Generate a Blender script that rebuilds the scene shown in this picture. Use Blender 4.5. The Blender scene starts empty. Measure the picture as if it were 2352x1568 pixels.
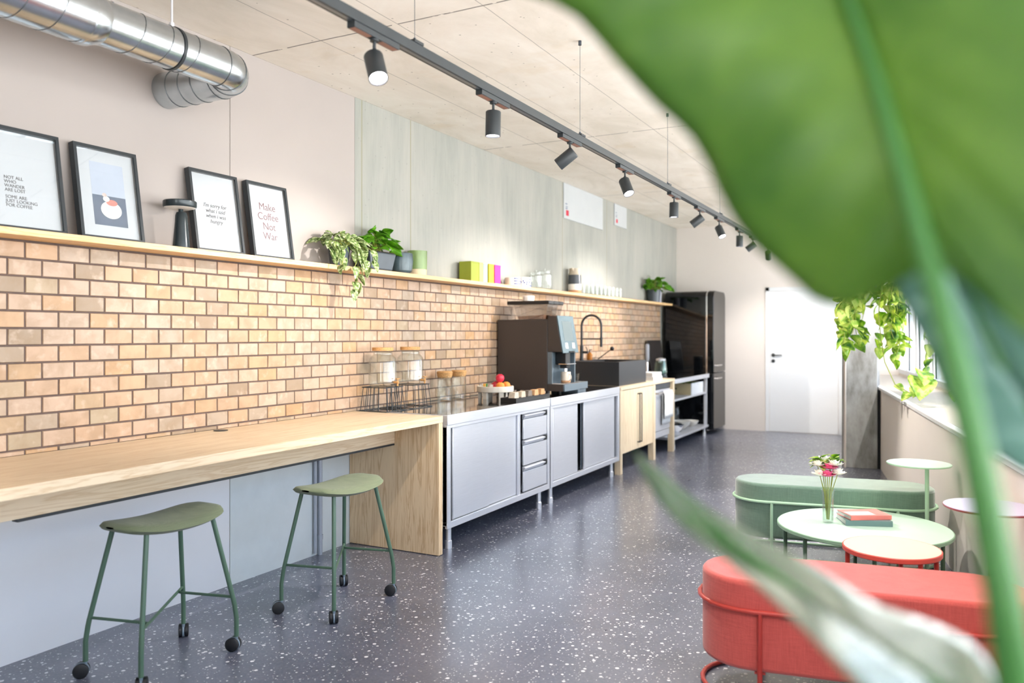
import bpy, bmesh, math, random
from mathutils import Vector, Matrix
C = bpy.context.scene
COL = C.collection
PI = math.pi
rnd = random.Random(7)

def s2l(v):
    v /= 255.0
    return v / 12.92 if v <= 0.04045 else ((v + 0.055) / 1.055) ** 2.4
def rgb(r, g, b): return (s2l(r), s2l(g), s2l(b), 1.0)

# ---------------------------------------------------------------- camera
CAM = Vector((3.559, 0.0, 1.43))
FPX = 1856.67
YAW = math.atan((2147.73 - 1176) / FPX)
cam = bpy.data.cameras.new('camera')
camo = bpy.data.objects.new('camera', cam)
COL.objects.link(camo)
camo.location = CAM
camo.rotation_euler = (PI / 2, 0, YAW)
cam.sensor_width = 36.0
cam.lens = 36.0 * FPX / 2352
cam.shift_y = -16.5 / 2352
cam.clip_start = 0.05
cam.dof.use_dof = True
cam.dof.focus_distance = 4.5
cam.dof.aperture_fstop = 1.65
C.camera = camo
# ---------------------------------------------------------------- world / light / exposure
W = bpy.data.worlds.new('world'); C.world = W
W.use_nodes = True
wn = W.node_tree.nodes; wl = W.node_tree.links
bg = wn['Background']
tc = wn.new('ShaderNodeTexCoord'); sp = wn.new('ShaderNodeSeparateXYZ')
rp = wn.new('ShaderNodeValToRGB')
wl.new(tc.outputs['Generated'], sp.inputs[0]); wl.new(sp.outputs['Z'], rp.inputs['Fac'])
rp.color_ramp.elements[0].position = 0.02; rp.color_ramp.elements[0].color = (2.2, 2.15, 2.1, 1)
rp.color_ramp.elements[1].position = 0.25; rp.color_ramp.elements[1].color = rgb(206, 224, 250)
wl.new(rp.outputs['Color'], bg.inputs['Color'])
bg.inputs['Strength'].default_value = 3.5
SPOT_W = 60.0
SPOT_COL = (1.0, 0.925, 0.86)
C.view_settings.view_transform = 'Standard'
C.view_settings.look = 'None'
C.view_settings.gamma = 1.0
C.view_settings.use_curve_mapping = False
C.view_settings.exposure = 0.5
C.cycles.use_denoising = True
C.cycles.max_bounces = 8
C.cycles.diffuse_bounces = 4
C.cycles.glossy_bounces = 4
C.cycles.transmission_bounces = 6
C.cycles.transparent_max_bounces = 16
C.cycles.caustics_reflective = False
C.cycles.caustics_refractive = False
C.cycles.sample_clamp_indirect = 6.0
C.cycles.use_adaptive_sampling = True
C.cycles.adaptive_threshold = 0.02
# window wall geometry: runs diagonally.  P(s) = O + s*D, N points outdoors
WO = Vector((3.06, 9.33)); WD = Vector((0.1551, -0.9879)); WN = Vector((0.9879, 0.1551))
def wp(s, d, z): p = WO + WD * s + WN * d; return Vector((p.x, p.y, z))
def portal(name, loc, sx, sy, out):
    l = bpy.data.lights.new(name, 'AREA'); l.shape = 'RECTANGLE'; l.size = sx; l.size_y = sy
    l.cycles.is_portal = True
    o = bpy.data.objects.new(name, l); COL.objects.link(o); o.location = loc
    o.rotation_euler = Vector(out).to_track_quat('-Z', 'Z').to_euler()
portal('window_daylight', wp(4.0, .60, 1.95), 14.6, 1.95, (-WN.x, -WN.y, 0))
portal('window_daylight', (3.0, -2.62, 1.9), 1.4, 2.0, (0, 1, 0))  # portal for the unseen back window that was added for fill

# ---------------------------------------------------------------- materials
class NT:
    def __init__(s, name):
        s.m = bpy.data.materials.new(name); s.m.use_nodes = True
        s.n = s.m.node_tree.nodes; s.l = s.m.node_tree.links
        s.b = s.n['Principled BSDF']; s.tc = s.n.new('ShaderNodeTexCoord')
    def new(s, t, **k):
        x = s.n.new(t)
        for a, v in k.items(): setattr(x, a, v)
        return x
    def put(s, sock, v):
        if hasattr(v, 'links'): s.l.new(v, sock)
        else: sock.default_value = v
    def coord(s, scale=(1, 1, 1), out='Object', loc=(0, 0, 0)):
        mp = s.new('ShaderNodeMapping'); s.l.new(s.tc.outputs[out], mp.inputs[0])
        mp.inputs['Scale'].default_value = scale; mp.inputs['Location'].default_value = loc
        return mp.outputs[0]
    def noise(s, co, scale=5, detail=4, rough=.55, dist=0):
        x = s.new('ShaderNodeTexNoise'); s.l.new(co, x.inputs['Vector'])
        x.inputs['Scale'].default_value = scale; x.inputs['Detail'].default_value = detail
        x.inputs['Roughness'].default_value = rough; x.inputs['Distortion'].default_value = dist
        return x.outputs['Fac']
    def ramp(s, fac, stops):
        x = s.new('ShaderNodeValToRGB'); s.put(x.inputs[0], fac)
        e = x.color_ramp.elements
        while len(e) < len(stops): e.new(0.5)
        for i, (p, c) in enumerate(stops):
            e[i].position = p; e[i].color = c if len(c) == 4 else (*c, 1)
        return x.outputs['Color']
    def math(s, op, a, b=0.0, c=0.0):
        x = s.new('ShaderNodeMath', operation=op)
        s.put(x.inputs[0], a); s.put(x.inputs[1], b); s.put(x.inputs[2], c)
        return x.outputs[0]
    def mix(s, f, a, b, mode='MIX'):
        x = s.new('ShaderNodeMix', data_type='RGBA', blend_type=mode)
        s.put(x.inputs[0], f); s.put(x.inputs[6], a); s.put(x.inputs[7], b)
        return x.outputs[2]
    def sep(s, co):
        x = s.new('ShaderNodeSeparateXYZ'); s.l.new(co, x.inputs[0]); return x.outputs
    def bump(s, h, strength=.2, dist=.01):
        x = s.new('ShaderNodeBump'); s.put(x.inputs['Height'], h)
        x.inputs['Strength'].default_value = strength; x.inputs['Distance'].default_value = dist
        s.l.new(x.outputs[0], s.b.inputs['Normal'])
    def set(s, **k):
        for a, v in k.items(): s.put(s.b.inputs[a.replace('_', ' ')], v)
        return s.m
def dk(c, f): return (c[0] * f, c[1] * f, c[2] * f, 1)
_mc = {}
def plain(name, c, rough=.5, metal=0., var=.08, scale=6, st=(1, 1, 1), bump=0., bs=60, **k):
    if name in _mc: return _mc[name]
    t = NT(name); co = t.coord(st)
    t.set(Base_Color=t.ramp(t.noise(co, scale), [(.3, dk(c, 1 - var)), (.7, dk(c, 1 + var))]), Roughness=rough, Metallic=metal, **k)
    if bump: t.bump(t.noise(co, bs, 3), bump, .002)
    _mc[name] = t.m
    return t.m
def wood(name, a, b, axis, rough=.45, sc=1.0):
    t = NT(name)
    st = {'x': (.35, 7, 7), 'y': (7, .35, 7), 'z': (7, 7, .35)}[axis]
    co = t.coord(tuple(v * sc for v in st))
    n = t.noise(co, 2.2, 5, .6, 1.3)
    rings = t.math('FRACT', t.math('MULTIPLY', n, 7.0))
    rings = t.math('ABSOLUTE', t.math('SUBTRACT', rings, .5))
    fine = t.noise(t.coord(tuple(v * 6 * sc for v in st)), 3, 3)
    f = t.math('ADD', t.math('MULTIPLY', rings, 1.1), t.math('MULTIPLY', t.math('SUBTRACT', fine, .5), .5))
    t.set(Base_Color=t.ramp(f, [(.02, b), (.32, a), (.8, dk(a, 1.05))]), Roughness=rough)
    t.bump(fine, .08, .002)
    return t.m
M = {}
M['pine_y'] = wood('pine_along', rgb(220, 200, 170), rgb(206, 180, 146), 'y')
M['pine_z'] = wood('pine_upright', rgb(226, 200, 162), rgb(204, 170, 128), 'z')
M['birch_z'] = wood('birch_upright', rgb(236, 216, 184), rgb(222, 198, 162), 'z', sc=.7)
M['cork'] = plain('cork', rgb(196, 150, 96), .8, var=.25, scale=90, bump=.4)
M['steel'] = plain('brushed_steel', rgb(226, 229, 236), .42, .7, .03, 3, (1, 2, 60), bump=.04, bs=20)
M['steel_top'] = plain('polished_steel', rgb(196, 198, 200), .07, 1., .03, 3, (20, 1, 1))
M['steel_dark'] = plain('dark_steel', rgb(90, 98, 108), .35, 1., .08, 5)
M['duct'] = plain('galvanised_sheet', rgb(190, 198, 204), .22, 1., .12, 9, bump=.05, bs=8)
M['chrome'] = plain('chrome', rgb(225, 225, 228), .1, 1., .02)
M['black_metal'] = plain('black_powder_coat', rgb(40, 46, 50), .45, 0, .1, 12)
M['black_gloss'] = plain('black_gloss_lacquer', rgb(10, 12, 15), .05, 0, .1, 3, Specular_IOR_Level=.42)
M['black_plastic'] = plain('black_plastic', rgb(24, 25, 27), .4, 0, .15, 9)
M['machine_side'] = plain('brown_black_panel', rgb(62, 54, 50), .42, 0, .05, 3)
M['machine_grey'] = plain('grey_panel', rgb(108, 122, 132), .35, .3, .05, 5)
M['sink'] = plain('black_composite', rgb(38, 42, 47), .42, 0, .12, 60, bump=.08)
M['glass_dark'] = plain('dark_glass', rgb(70, 92, 98), .08, 0, .08, 3)
M['white_paint'] = plain('white_lacquer', rgb(232, 236, 240), .45, 0, .015, 3)
M['white_ceramic'] = plain('white_ceramic', rgb(238, 234, 226), .3, 0, .03, 10)
M['paper'] = plain('paper', rgb(206, 206, 208), .6, 0, .01, 8)
M['green_metal'] = plain('sage_lacquer', rgb(74, 102, 84), .4, 0, .06, 8)
M['mint_metal'] = plain('mint_lacquer', rgb(176, 212, 180), .4, 0, .04, 8)
M['mint_top'] = plain('mint_table_top', rgb(188, 214, 198), .35, 0, .03, 4)
M['mint_edge'] = plain('mint_table_edge', rgb(140, 176, 148), .4, 0, .04, 4)
M['dark_green_metal'] = plain('bottle_green_lacquer', rgb(72, 104, 80), .4, 0, .06, 8)
M['red_metal'] = plain('red_lacquer', rgb(168, 52, 44), .35, 0, .06, 8)
M['red_edge'] = plain('coral_edge', rgb(206, 80, 70), .4, 0, .05, 6)
M['pink_top'] = plain('pale_pink_top', rgb(228, 192, 176), .35, 0, .03, 4)
M['lilac_top'] = plain('lilac_top', rgb(186, 178, 202), .35, 0, .03, 4)
M['wine_edge'] = plain('wine_edge', rgb(150, 66, 72), .4, 0, .05, 6)
M['tyre'] = plain('castor_rubber', rgb(20, 22, 26), .5, 0, .1, 20)
M['rim'] = plain('castor_grey', rgb(120, 136, 150), .4, 0, .1, 20)
M['grey_pot'] = plain('slate_pot', rgb(70, 78, 86), .35, 0, .12, 8)
M['pot_light'] = plain('pale_grey_pot', rgb(176, 176, 190), .5, 0, .1, 8)
M['soil'] = plain('soil', rgb(60, 45, 35), .95, 0, .4, 60, bump=.6)
M['gap'] = plain('shadow_gap_rubber', rgb(16, 18, 20), .8, 0, .1, 8)
M['cloth'] = plain('white_cotton', rgb(240, 240, 238), .9, 0, .04, 40, bump=.3)
M['ink'] = plain('printing_ink', rgb(70, 66, 70), .8, 0, .1, 8)
M['ink_red'] = plain('pale_red_ink', rgb(128, 88, 92), .8, 0, .05, 8)
M['label_red'] = plain('red_label_ink', rgb(190, 50, 70), .7, 0, .1, 30)
M['blue_ink'] = plain('blue_glaze', rgb(54, 72, 140), .35, 0, .2, 30)
M['amber'] = plain('amber_soap', rgb(190, 120, 40), .2, 0, .15, 8, Transmission_Weight=.3)

def fabric(name, c, c2):
    t = NT(name); co = t.coord((1, 1, 1))
    v = t.new('ShaderNodeTexVoronoi'); t.l.new(co, v.inputs['Vector']); v.inputs['Scale'].default_value = 260
    n1 = t.noise(t.coord((1, 1, 40)), 14, 3); n2 = t.noise(t.coord((40, 40, 1)), 14, 3)
    f = t.math('MULTIPLY', t.math('ADD', n1, n2), .5)
    t.set(Base_Color=t.ramp(f, [(.36, c2), (.62, c)]), Roughness=.92)
    t.put(t.b.inputs['Sheen Weight'], {'olive_wool': .12, 'coral_wool': .3}.get(name, .7))
    t.bump(v.outputs['Distance'], .25, .002)
    return t.m
M['green_fabric'] = fabric('sage_wool', rgb(112, 140, 122), rgb(92, 118, 102))
M['olive_fabric'] = fabric('olive_wool', rgb(116, 126, 98), rgb(98, 108, 82))
M['red_fabric'] = fabric('coral_wool', rgb(196, 84, 76), rgb(168, 66, 60))

def glass(name, tint=(1, 1, 1), rough=0.0, ior=1.45, base=.035):
    t = NT(name)
    t.n.remove(t.b)
    out = t.n['Material Output']
    fr = t.new('ShaderNodeLayerWeight'); fr.inputs['Blend'].default_value = .28
    f = t.math('ADD', t.math('MULTIPLY', fr.outputs['Facing'], .38), base)
    n = t.noise(t.coord(), 6, 2)
    f = t.math('MULTIPLY', f, t.math('ADD', t.math('MULTIPLY', n, .2), .9))
    tr = t.new('ShaderNodeBsdfTransparent'); tr.inputs[0].default_value = (*tint, 1)
    gl = t.new('ShaderNodeBsdfGlossy'); gl.inputs['Roughness'].default_value = max(rough, .03)
    mx = t.new('ShaderNodeMixShader'); t.l.new(f, mx.inputs[0])
    t.l.new(tr.outputs[0], mx.inputs[1]); t.l.new(gl.outputs[0], mx.inputs[2])
    t.l.new(mx.outputs[0], out.inputs[0])
    return t.m
M['glass'] = glass('clear_glass', (.97, .98, .97))
M['pane'] = glass('window_glass', (.97, .99, 1.0), base=.03)
M['teal_glass'] = glass('tinted_glass', (.72, .86, .82))

def emis(name, c, s, b=.8):
    t = NT(name); n = t.noise(t.coord(), 3, 1)
    t.set(Base_Color=(b, b, b, 1), Emission_Color=t.ramp(n, [(0, dk(c, .97)), (1, c)]), Emission_Strength=s)
    return t.m
M['lens'] = emis('lamp_lens', (1, .93, .98, 1), 14.0)
M['screen'] = emis('display_screen', rgb(150, 176, 178), .55, .04)

def leafmat(name, stops, trans=.35, vein=None, scale=9, rough=.4):
    t = NT(name); out = t.n['Material Output']
    co = t.coord()
    col = t.ramp(t.noise(co, scale, 4), stops)
    t.set(Base_Color=col, Roughness=rough)
    tr = t.new('ShaderNodeBsdfTranslucent'); t.l.new(t.mix(1.0, col, (1.0, 1.0, .55, 1), 'MULTIPLY'), tr.inputs[0])
    mx = t.new('ShaderNodeMixShader'); mx.inputs[0].default_value = trans
    t.l.new(t.b.outputs[0], mx.inputs[1]); t.l.new(tr.outputs[0], mx.inputs[2]); t.l.new(mx.outputs[0], out.inputs[0])
    t.bump(t.noise(co, 40, 3), .15, .003)
    return t.m
M['leaf_big'] = leafmat('banana_leaf', [(.34, rgb(62, 112, 38)), (.66, rgb(116, 154, 62))], .45, scale=7)
M['leaf_blue'] = leafmat('glossy_leaf', [(.3, rgb(38, 78, 44)), (.7, rgb(62, 104, 66))], .2, scale=5, rough=.2)
M['leaf_blue'].node_tree.nodes['Principled BSDF'].inputs['Coat Weight'].default_value = 1.0; M['leaf_blue'].node_tree.nodes['Principled BSDF'].inputs['Coat IOR'].default_value = 2.0
M['leaf_blue'].node_tree.nodes['Principled BSDF'].inputs['Coat Roughness'].default_value = .15
M['leaf_sky_lit'] = leafmat('sky_reflecting_leaf', [(.3, rgb(104, 146, 138)), (.7, rgb(124, 164, 150))], .3, scale=5, rough=.3)  # sky reflection on this leaf's underside is put into its teal colour
M['stalk'] = leafmat('green_stalk', [(.3, rgb(62, 120, 54)), (.7, rgb(82, 140, 70))], .2, scale=5)
M['leaf_green'] = leafmat('bright_leaf', [(.3, rgb(58, 120, 20)), (.55, rgb(104, 170, 34)), (.75, rgb(140, 196, 60))], .3, scale=14)
M['leaf_var'] = leafmat('variegated_leaf', [(.40, rgb(96, 124, 62)), (.52, rgb(158, 180, 112)), (.62, rgb(222, 230, 190))], .25, scale=60)
M['leaf_vine'] = leafmat('lime_vine_leaf', [(.34, rgb(70, 124, 66)), (.46, rgb(150, 192, 60)), (.6, rgb(232, 240, 150))], .5, scale=12)
M['stem'] = plain('plant_stem', rgb(150, 160, 70), .6, 0, .2, 20)
M['petal_w'] = plain('white_petals', rgb(244, 240, 226), .7, 0, .05, 30)
M['petal_p'] = plain('pink_petals', rgb(226, 96, 140), .7, 0, .15, 30)

# bricks / walls
def brick_mat():
    t = NT('glazed_clay_tiles')
    geo = t.sep(t.tc.outputs['Object'])
    y, z = geo[1], geo[2]
    row = t.math('FLOOR', t.math('DIVIDE', t.math('SUBTRACT', z, BZ), BH))
    par = t.math('ABSOLUTE', t.math('MODULO', row, 2.0))
    cy = t.math('ADD', t.math('DIVIDE', t.math('SUBTRACT', y, BY), BW), t.math('MULTIPLY', par, .5))
    colm = t.math('FLOOR', cy)
    cmb = t.new('ShaderNodeCombineXYZ'); t.l.new(row, cmb.inputs[0]); t.l.new(colm, cmb.inputs[1])
    wnz = t.new('ShaderNodeTexWhiteNoise', noise_dimensions='2D'); t.l.new(cmb.outputs[0], wnz.inputs['Vector'])
    base = t.ramp(wnz.outputs['Value'], [(0, rgb(150, 128, 104)), (.1, rgb(168, 150, 130)), (.3, rgb(184, 158, 136)), (.5, rgb(182, 148, 116)), (.68, rgb(186, 162, 142)), (.85, rgb(186, 148, 108)), (1.0, rgb(170, 152, 126))])
    for e in base.node.color_ramp.elements: pass
    add = t.new('ShaderNodeVectorMath', operation='ADD'); t.l.new(t.tc.outputs['Object'], add.inputs[0]); t.l.new(wnz.outputs['Color'], add.inputs[1])
    n = t.noise(add.outputs[0], 9, 5, .6, .4)
    n2 = t.noise(add.outputs[0], 16, 3)
    c = t.mix(t.ramp(n, [(.42, (0, 0, 0, 1)), (.75, (.55, .55, .55, 1))]), base, rgb(138, 112, 80))
    c = t.mix(t.ramp(n2, [(.56, (0, 0, 0, 1)), (.74, (.6, .6, .6, 1))]), c, rgb(200, 178, 158))
    t.set(Base_Color=c, Roughness=t.math('ADD', t.math('MULTIPLY', n, .3), .3))
    t.bump(n, .15, .004)
    return t.m
BZ, BH, BY, BW = 1.457 - 8 * .0763, .0763, 2.157, .1535
M['brick'] = brick_mat()
M['grout'] = plain('grout', rgb(98, 82, 76), .9, 0, .1, 40)

def plaster(name, c, spots=True):
    t = NT(name); co = t.coord()
    n = t.noise(co, 1.3, 5)
    f = t.ramp(n, [(.35, dk(c, .965)), (.65, c)])
    if spots:
        v = t.new('ShaderNodeTexVoronoi'); t.l.new(co, v.inputs['Vector']); v.inputs['Scale'].default_value = 3.0
        m = t.ramp(v.outputs['Distance'], [(.02, (1, 1, 1, 1)), (.04, (0, 0, 0, 1))])
        f = t.mix(t.math('MULTIPLY', m, .35), f, rgb(170, 150, 140))
    t.set(Base_Color=f, Roughness=.85)
    t.bump(t.noise(co, 30, 4), .06, .003)
    return t.m
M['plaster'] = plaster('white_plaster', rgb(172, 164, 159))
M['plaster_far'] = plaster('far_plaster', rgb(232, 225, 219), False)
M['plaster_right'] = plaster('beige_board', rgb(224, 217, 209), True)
def concrete_wall():
    t = NT('board_marked_concrete')
    n = t.noise(t.coord((1, 1.5, .3)), 2.2, 8, .7, .3)
    n2 = t.noise(t.coord((1, 30, .6)), 4, 4)
    n3 = t.noise(t.coord((1, .5, .5)), 1.3, 3)
    f = t.math('ADD', t.math('ADD', t.math('MULTIPLY', n, .5), t.math('MULTIPLY', n2, .25)), t.math('MULTIPLY', n3, .25))
    c = t.ramp(f, [(.34, rgb(136, 140, 134)), (.5, rgb(157, 158, 151)), (.64, rgb(171, 168, 161))])
    ys = t.sep(t.tc.outputs['Object'])[1]
    for y0 in (4.53, 5.125, 7.97, 9.3):
        d = t.math('ABSOLUTE', t.math('SUBTRACT', ys, y0))
        c = t.mix(t.math('MULTIPLY', t.math('LESS_THAN', d, .007), .75), c, rgb(140, 138, 112))
    v = t.new('ShaderNodeTexVoronoi'); t.l.new(t.coord(), v.inputs['Vector']); v.inputs['Scale'].default_value = 14
    c = t.mix(t.math('MULTIPLY', t.math('LESS_THAN', v.outputs['Distance'], .09), .3), c, rgb(120, 124, 118))
    t.set(Base_Color=c, Roughness=.75)
    t.bump(f, .2, .006)
    return t.m
M['concrete_wall'] = concrete_wall()
def ceiling_mat():
    t = NT('fair_faced_concrete'); co = t.coord()
    n = t.noise(t.coord((1, .5, 1)), 2.2, 8, .65, .5)
    c = t.ramp(n, [(.34, rgb(226, 217, 203)), (.5, rgb(238, 229, 217)), (.68, rgb(246, 239, 229))])
    n2 = t.noise(t.coord((1, 1.4, 1), loc=(3, 1, 0)), 1.7, 5)
    c = t.mix(t.ramp(n2, [(.6, (0, 0, 0, 1)), (.78, (.35, .35, .35, 1))]), c, rgb(206, 176, 120))
    x, y, z = t.sep(t.tc.outputs['Object'])[:3]
    def seam(s, off, per, w):
        f = t.math('FRACT', t.math('DIVIDE', t.math('SUBTRACT', s, off), per))
        return t.math('LESS_THAN', t.math('ABSOLUTE', t.math('SUBTRACT', f, .5)), w / per)
    wob = t.math('MULTIPLY', t.math('SUBTRACT', t.noise(co, 5, 3), .5), .012)
    br = t.math('GREATER_THAN', t.noise(co, 7, 4), .43)
    m1 = t.math('MULTIPLY', seam(t.math('ADD', y, wob), 3.507 - 1.375, 2.75, .006), br)
    m2 = t.math('MULTIPLY', seam(t.math('ADD', x, wob), .52 - .26, .52, .0035), .55)
    c = t.mix(t.math('MULTIPLY', t.math('MAXIMUM', m1, m2), .75), c, rgb(104, 96, 88))
    v = t.new('ShaderNodeTexVoronoi'); t.l.new(t.coord((1, 1, 1)), v.inputs['Vector']); v.inputs['Scale'].default_value = 11
    pit = t.math('LESS_THAN', t.math('ADD', v.outputs['Distance'], t.math('MULTIPLY', t.noise(co, 60, 2), .06)), .1)
    c = t.mix(t.math('MULTIPLY', pit, .5), c, rgb(120, 110, 98))
    t.set(Base_Color=c, Roughness=.8)
    t.bump(n, .15, .006)
    return t.m
M['ceiling'] = ceiling_mat()
def floor_mat():
    t = NT('speckled_terrazzo'); co = t.coord()
    n = t.noise(co, 2.5, 4)
    c = t.ramp(n, [(.35, rgb(78, 83, 99)), (.65, rgb(92, 96, 113))])
    n3 = t.noise(co, 70, 3)
    c = t.mix(t.ramp(n3, [(.42, (0, 0, 0, 1)), (.7, (.5, .5, .5, 1))]), c, rgb(114, 114, 128))
    for sc, th, k in ((34, .22, .9), (75, .2, .75)):
        v = t.new('ShaderNodeTexVoronoi'); t.l.new(co, v.inputs['Vector']); v.inputs['Scale'].default_value = sc
        rr = t.sep(v.outputs['Color'])[0]
        rad = t.math('MULTIPLY', t.math('MAXIMUM', t.math('SUBTRACT', rr, .25), 0.0), th * 1.9)
        m = t.math('LESS_THAN', t.math('ADD', v.outputs['Distance'], t.math('MULTIPLY', t.math('SUBTRACT', t.noise(co, 260, 2), .5), .12)), rad)
        c = t.mix(t.math('MULTIPLY', m, k), c, rgb(226, 226, 232))
    t.set(Base_Color=c, Roughness=t.math('ADD', t.math('MULTIPLY', t.noise(co, 8, 3), .12), .24))
    t.put(t.b.inputs['Specular IOR Level'], .9); t.put(t.b.inputs['Coat Weight'], .35); t.put(t.b.inputs['Coat Roughness'], .18)
    return t.m
M['floor'] = floor_mat()
def column_mat():
    t = NT('column_concrete')
    n = t.noise(t.coord((2, 2, .8)), 2.6, 7, .65, .1)
    c = t.ramp(n, [(.34, rgb(112, 110, 106)), (.5, rgb(146, 147, 146)), (.68, rgb(170, 172, 172))])
    t.set(Base_Color=c, Roughness=.7); t.bump(n, .25, .006)
    return t.m
M['column'] = column_mat()

# ---------------------------------------------------------------- mesh building
class MB:
    def __init__(s): s.bm = bmesh.new()
    def box(s, x0, x1, y0, y1, z0, z1, rot=None, about=None):
        v = [s.bm.verts.new((x, y, z)) for x in (x0, x1) for y in (y0, y1) for z in (z0, z1)]
        for f in ((0, 1, 3, 2), (4, 6, 7, 5), (0, 4, 5, 1), (2, 3, 7, 6), (0, 2, 6, 4), (1, 5, 7, 3)):
            s.bm.faces.new([v[i] for i in f])
        if rot is not None: bmesh.ops.rotate(s.bm, cent=about or Vector(((x0 + x1) / 2, (y0 + y1) / 2, (z0 + z1) / 2)), matrix=rot, verts=v)
        return s
    def hexa(s, pts):
        v = [s.bm.verts.new(p) for p in pts]      # bottom 4 then top 4
        for f in ((3, 2, 1, 0), (4, 5, 6, 7), (0, 1, 5, 4), (1, 2, 6, 5), (2, 3, 7, 6), (3, 0, 4, 7)):
            s.bm.faces.new([v[i] for i in f])
        return s
    def lathe(s, prof, c=(0, 0, 0), seg=28, axis=None, cap=True, sx=1, sy=1):
        q = Vector((0, 0, 1)).rotation_difference(Vector(axis).normalized()) if axis is not None else None
        rings = []
        for r, z in prof:
            if r < 1e-6:
                p = Vector((0, 0, z)); p = q @ p if q else p
                rings.append([s.bm.verts.new(p + Vector(c))]); continue
            ring = []
            for i in range(seg):
                a = 2 * PI * i / seg
                p = Vector((r * math.cos(a) * sx, r * math.sin(a) * sy, z)); p = q @ p if q else p
                ring.append(s.bm.verts.new(p + Vector(c)))
            rings.append(ring)
        for a, b in zip(rings, rings[1:]):
            for i in range(seg):
                j = (i + 1) % seg
                if len(a) == 1 and len(b) == 1: break
                if len(a) == 1: s.bm.faces.new((a[0], b[j], b[i])) if False else s.bm.faces.new((a[0], b[i], b[j]))
                elif len(b) == 1: s.bm.faces.new((a[i], b[0], a[j]))
                else: s.bm.faces.new((a[i], b[i], b[j], a[j]))
        if cap:
            for rg in (rings[0], rings[-1]):
                if len(rg) > 2: s.bm.faces.new(rg)
        return s
    def cyl(s, p0, p1, r, r2=None, seg=20):
        d = Vector(p1) - Vector(p0)
        return s.lathe([(r, 0), (r if r2 is None else r2, d.length)], p0, seg, d)
    def tube(s, pts, r, seg=10, closed=False, rs=None):
        pts = [Vector(p) for p in pts]; n = len(pts); rings = []
        up = None
        for i, p in enumerate(pts):
            if closed: t = (pts[(i + 1) % n] - pts[i - 1]).normalized()
            elif i == 0: t = (pts[1] - p).normalized()
            elif i == n - 1: t = (p - pts[i - 1]).normalized()
            else: t = (pts[i + 1] - pts[i - 1]).normalized()
            if up is None:
                up = Vector((0, 0, 1)) if abs(t.z) < .9 else Vector((1, 0, 0))
            up = (up - t * up.dot(t)).normalized()
            b = t.cross(up)
            rr = rs[i] if rs else r
            rings.append([s.bm.verts.new(p + (up * math.cos(2 * PI * k / seg) + b * math.sin(2 * PI * k / seg)) * rr) for k in range(seg)])
        m = n if closed else n - 1
        for i in range(m):
            a, b2 = rings[i], rings[(i + 1) % n]
            for k in range(seg):
                j = (k + 1) % seg
                s.bm.faces.new((a[k], a[j], b2[j], b2[k]))
        if not closed:
            s.bm.faces.new(rings[0]); s.bm.faces.new(rings[-1][::-1])
        return s
    def prism(s, poly, z0, z1):
        a = [s.bm.verts.new((x, y, z0)) for x, y in poly]; b = [s.bm.verts.new((x, y, z1)) for x, y in poly]
        s.bm.faces.new(a[::-1]); s.bm.faces.new(b)
        n = len(poly)
        for i in range(n):
            j = (i + 1) % n
            s.bm.faces.new((a[i], a[j], b[j], b[i]))
        return s
    def grid(s, rows):
        v = [[s.bm.verts.new(p) for p in r] for r in rows]
        for a, b in zip(v, v[1:]):
            for i in range(len(a) - 1):
                s.bm.faces.new((a[i], a[i + 1], b[i + 1], b[i]))
        return s
    def sphere(s, c, r, seg=16, sz=1.0):
        n = 8
        return s.lathe([(r * math.sin(PI * k / n) if 0 < k < n else 0, -r * sz * math.cos(PI * k / n)) for k in range(n + 1)], c, seg)
    def build(s, name, mat, parent=None, loc=None, bev=0, solid=0, sub=0, smooth=True, kind=None, ang=35):
        bmesh.ops.recalc_face_normals(s.bm, faces=s.bm.faces)
        me = bpy.data.meshes.new(name); s.bm.to_mesh(me); s.bm.free()
        o = bpy.data.objects.new(name, me); COL.objects.link(o)
        me.materials.append(M[mat] if isinstance(mat, str) else mat)
        if smooth:
            for p in me.polygons: p.use_smooth = True
            try: me.set_sharp_from_angle(angle=math.radians(ang))
            except Exception: pass
        if bev:
            b = o.modifiers.new('bevel', 'BEVEL'); b.width = bev; b.segments = 3 if bev > .01 else 2; b.limit_method = 'ANGLE'; b.angle_limit = math.radians(40)
            b.harden_normals = False
        if sub:
            b = o.modifiers.new('sub', 'SUBSURF'); b.levels = sub; b.render_levels = sub
        if solid:
            b = o.modifiers.new('solid', 'SOLIDIFY'); b.thickness = solid; b.offset = 0
        if parent: o.parent = parent
        if loc is not None: o.location = loc
        if kind: o['kind'] = kind
        return o
def thing(name, label, cat, loc=(0, 0, 0), rz=0, group=None):
    o = bpy.data.objects.new(name, None); COL.objects.link(o)
    o.empty_display_size = .1; o.location = loc; o.rotation_euler = (0, 0, rz)
    o['label'] = label; o['category'] = cat
    if group: o['group'] = group
    return o
def tag(o, label, cat, group=None):
    o['label'] = label; o['category'] = cat
    if group: o['group'] = group
    return o
def struct(o): o['kind'] = 'structure'; return o
def dup(root, loc, label, rz=None, group=None):
    def cp(o, par):
        c = o.copy(); COL.objects.link(c); c.parent = par
        for ch in [k for k in kids.get(o, [])]: cp(ch, c)
        return c
    kids = {}
    for k in bpy.data.objects:
        if k.parent: kids.setdefault(k.parent, []).append(k)
    r = cp(root, None); r.location = loc
    if rz is not None: r.rotation_euler = (0, 0, rz)
    r['label'] = label
    if group: r['group'] = group
    return r
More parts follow.
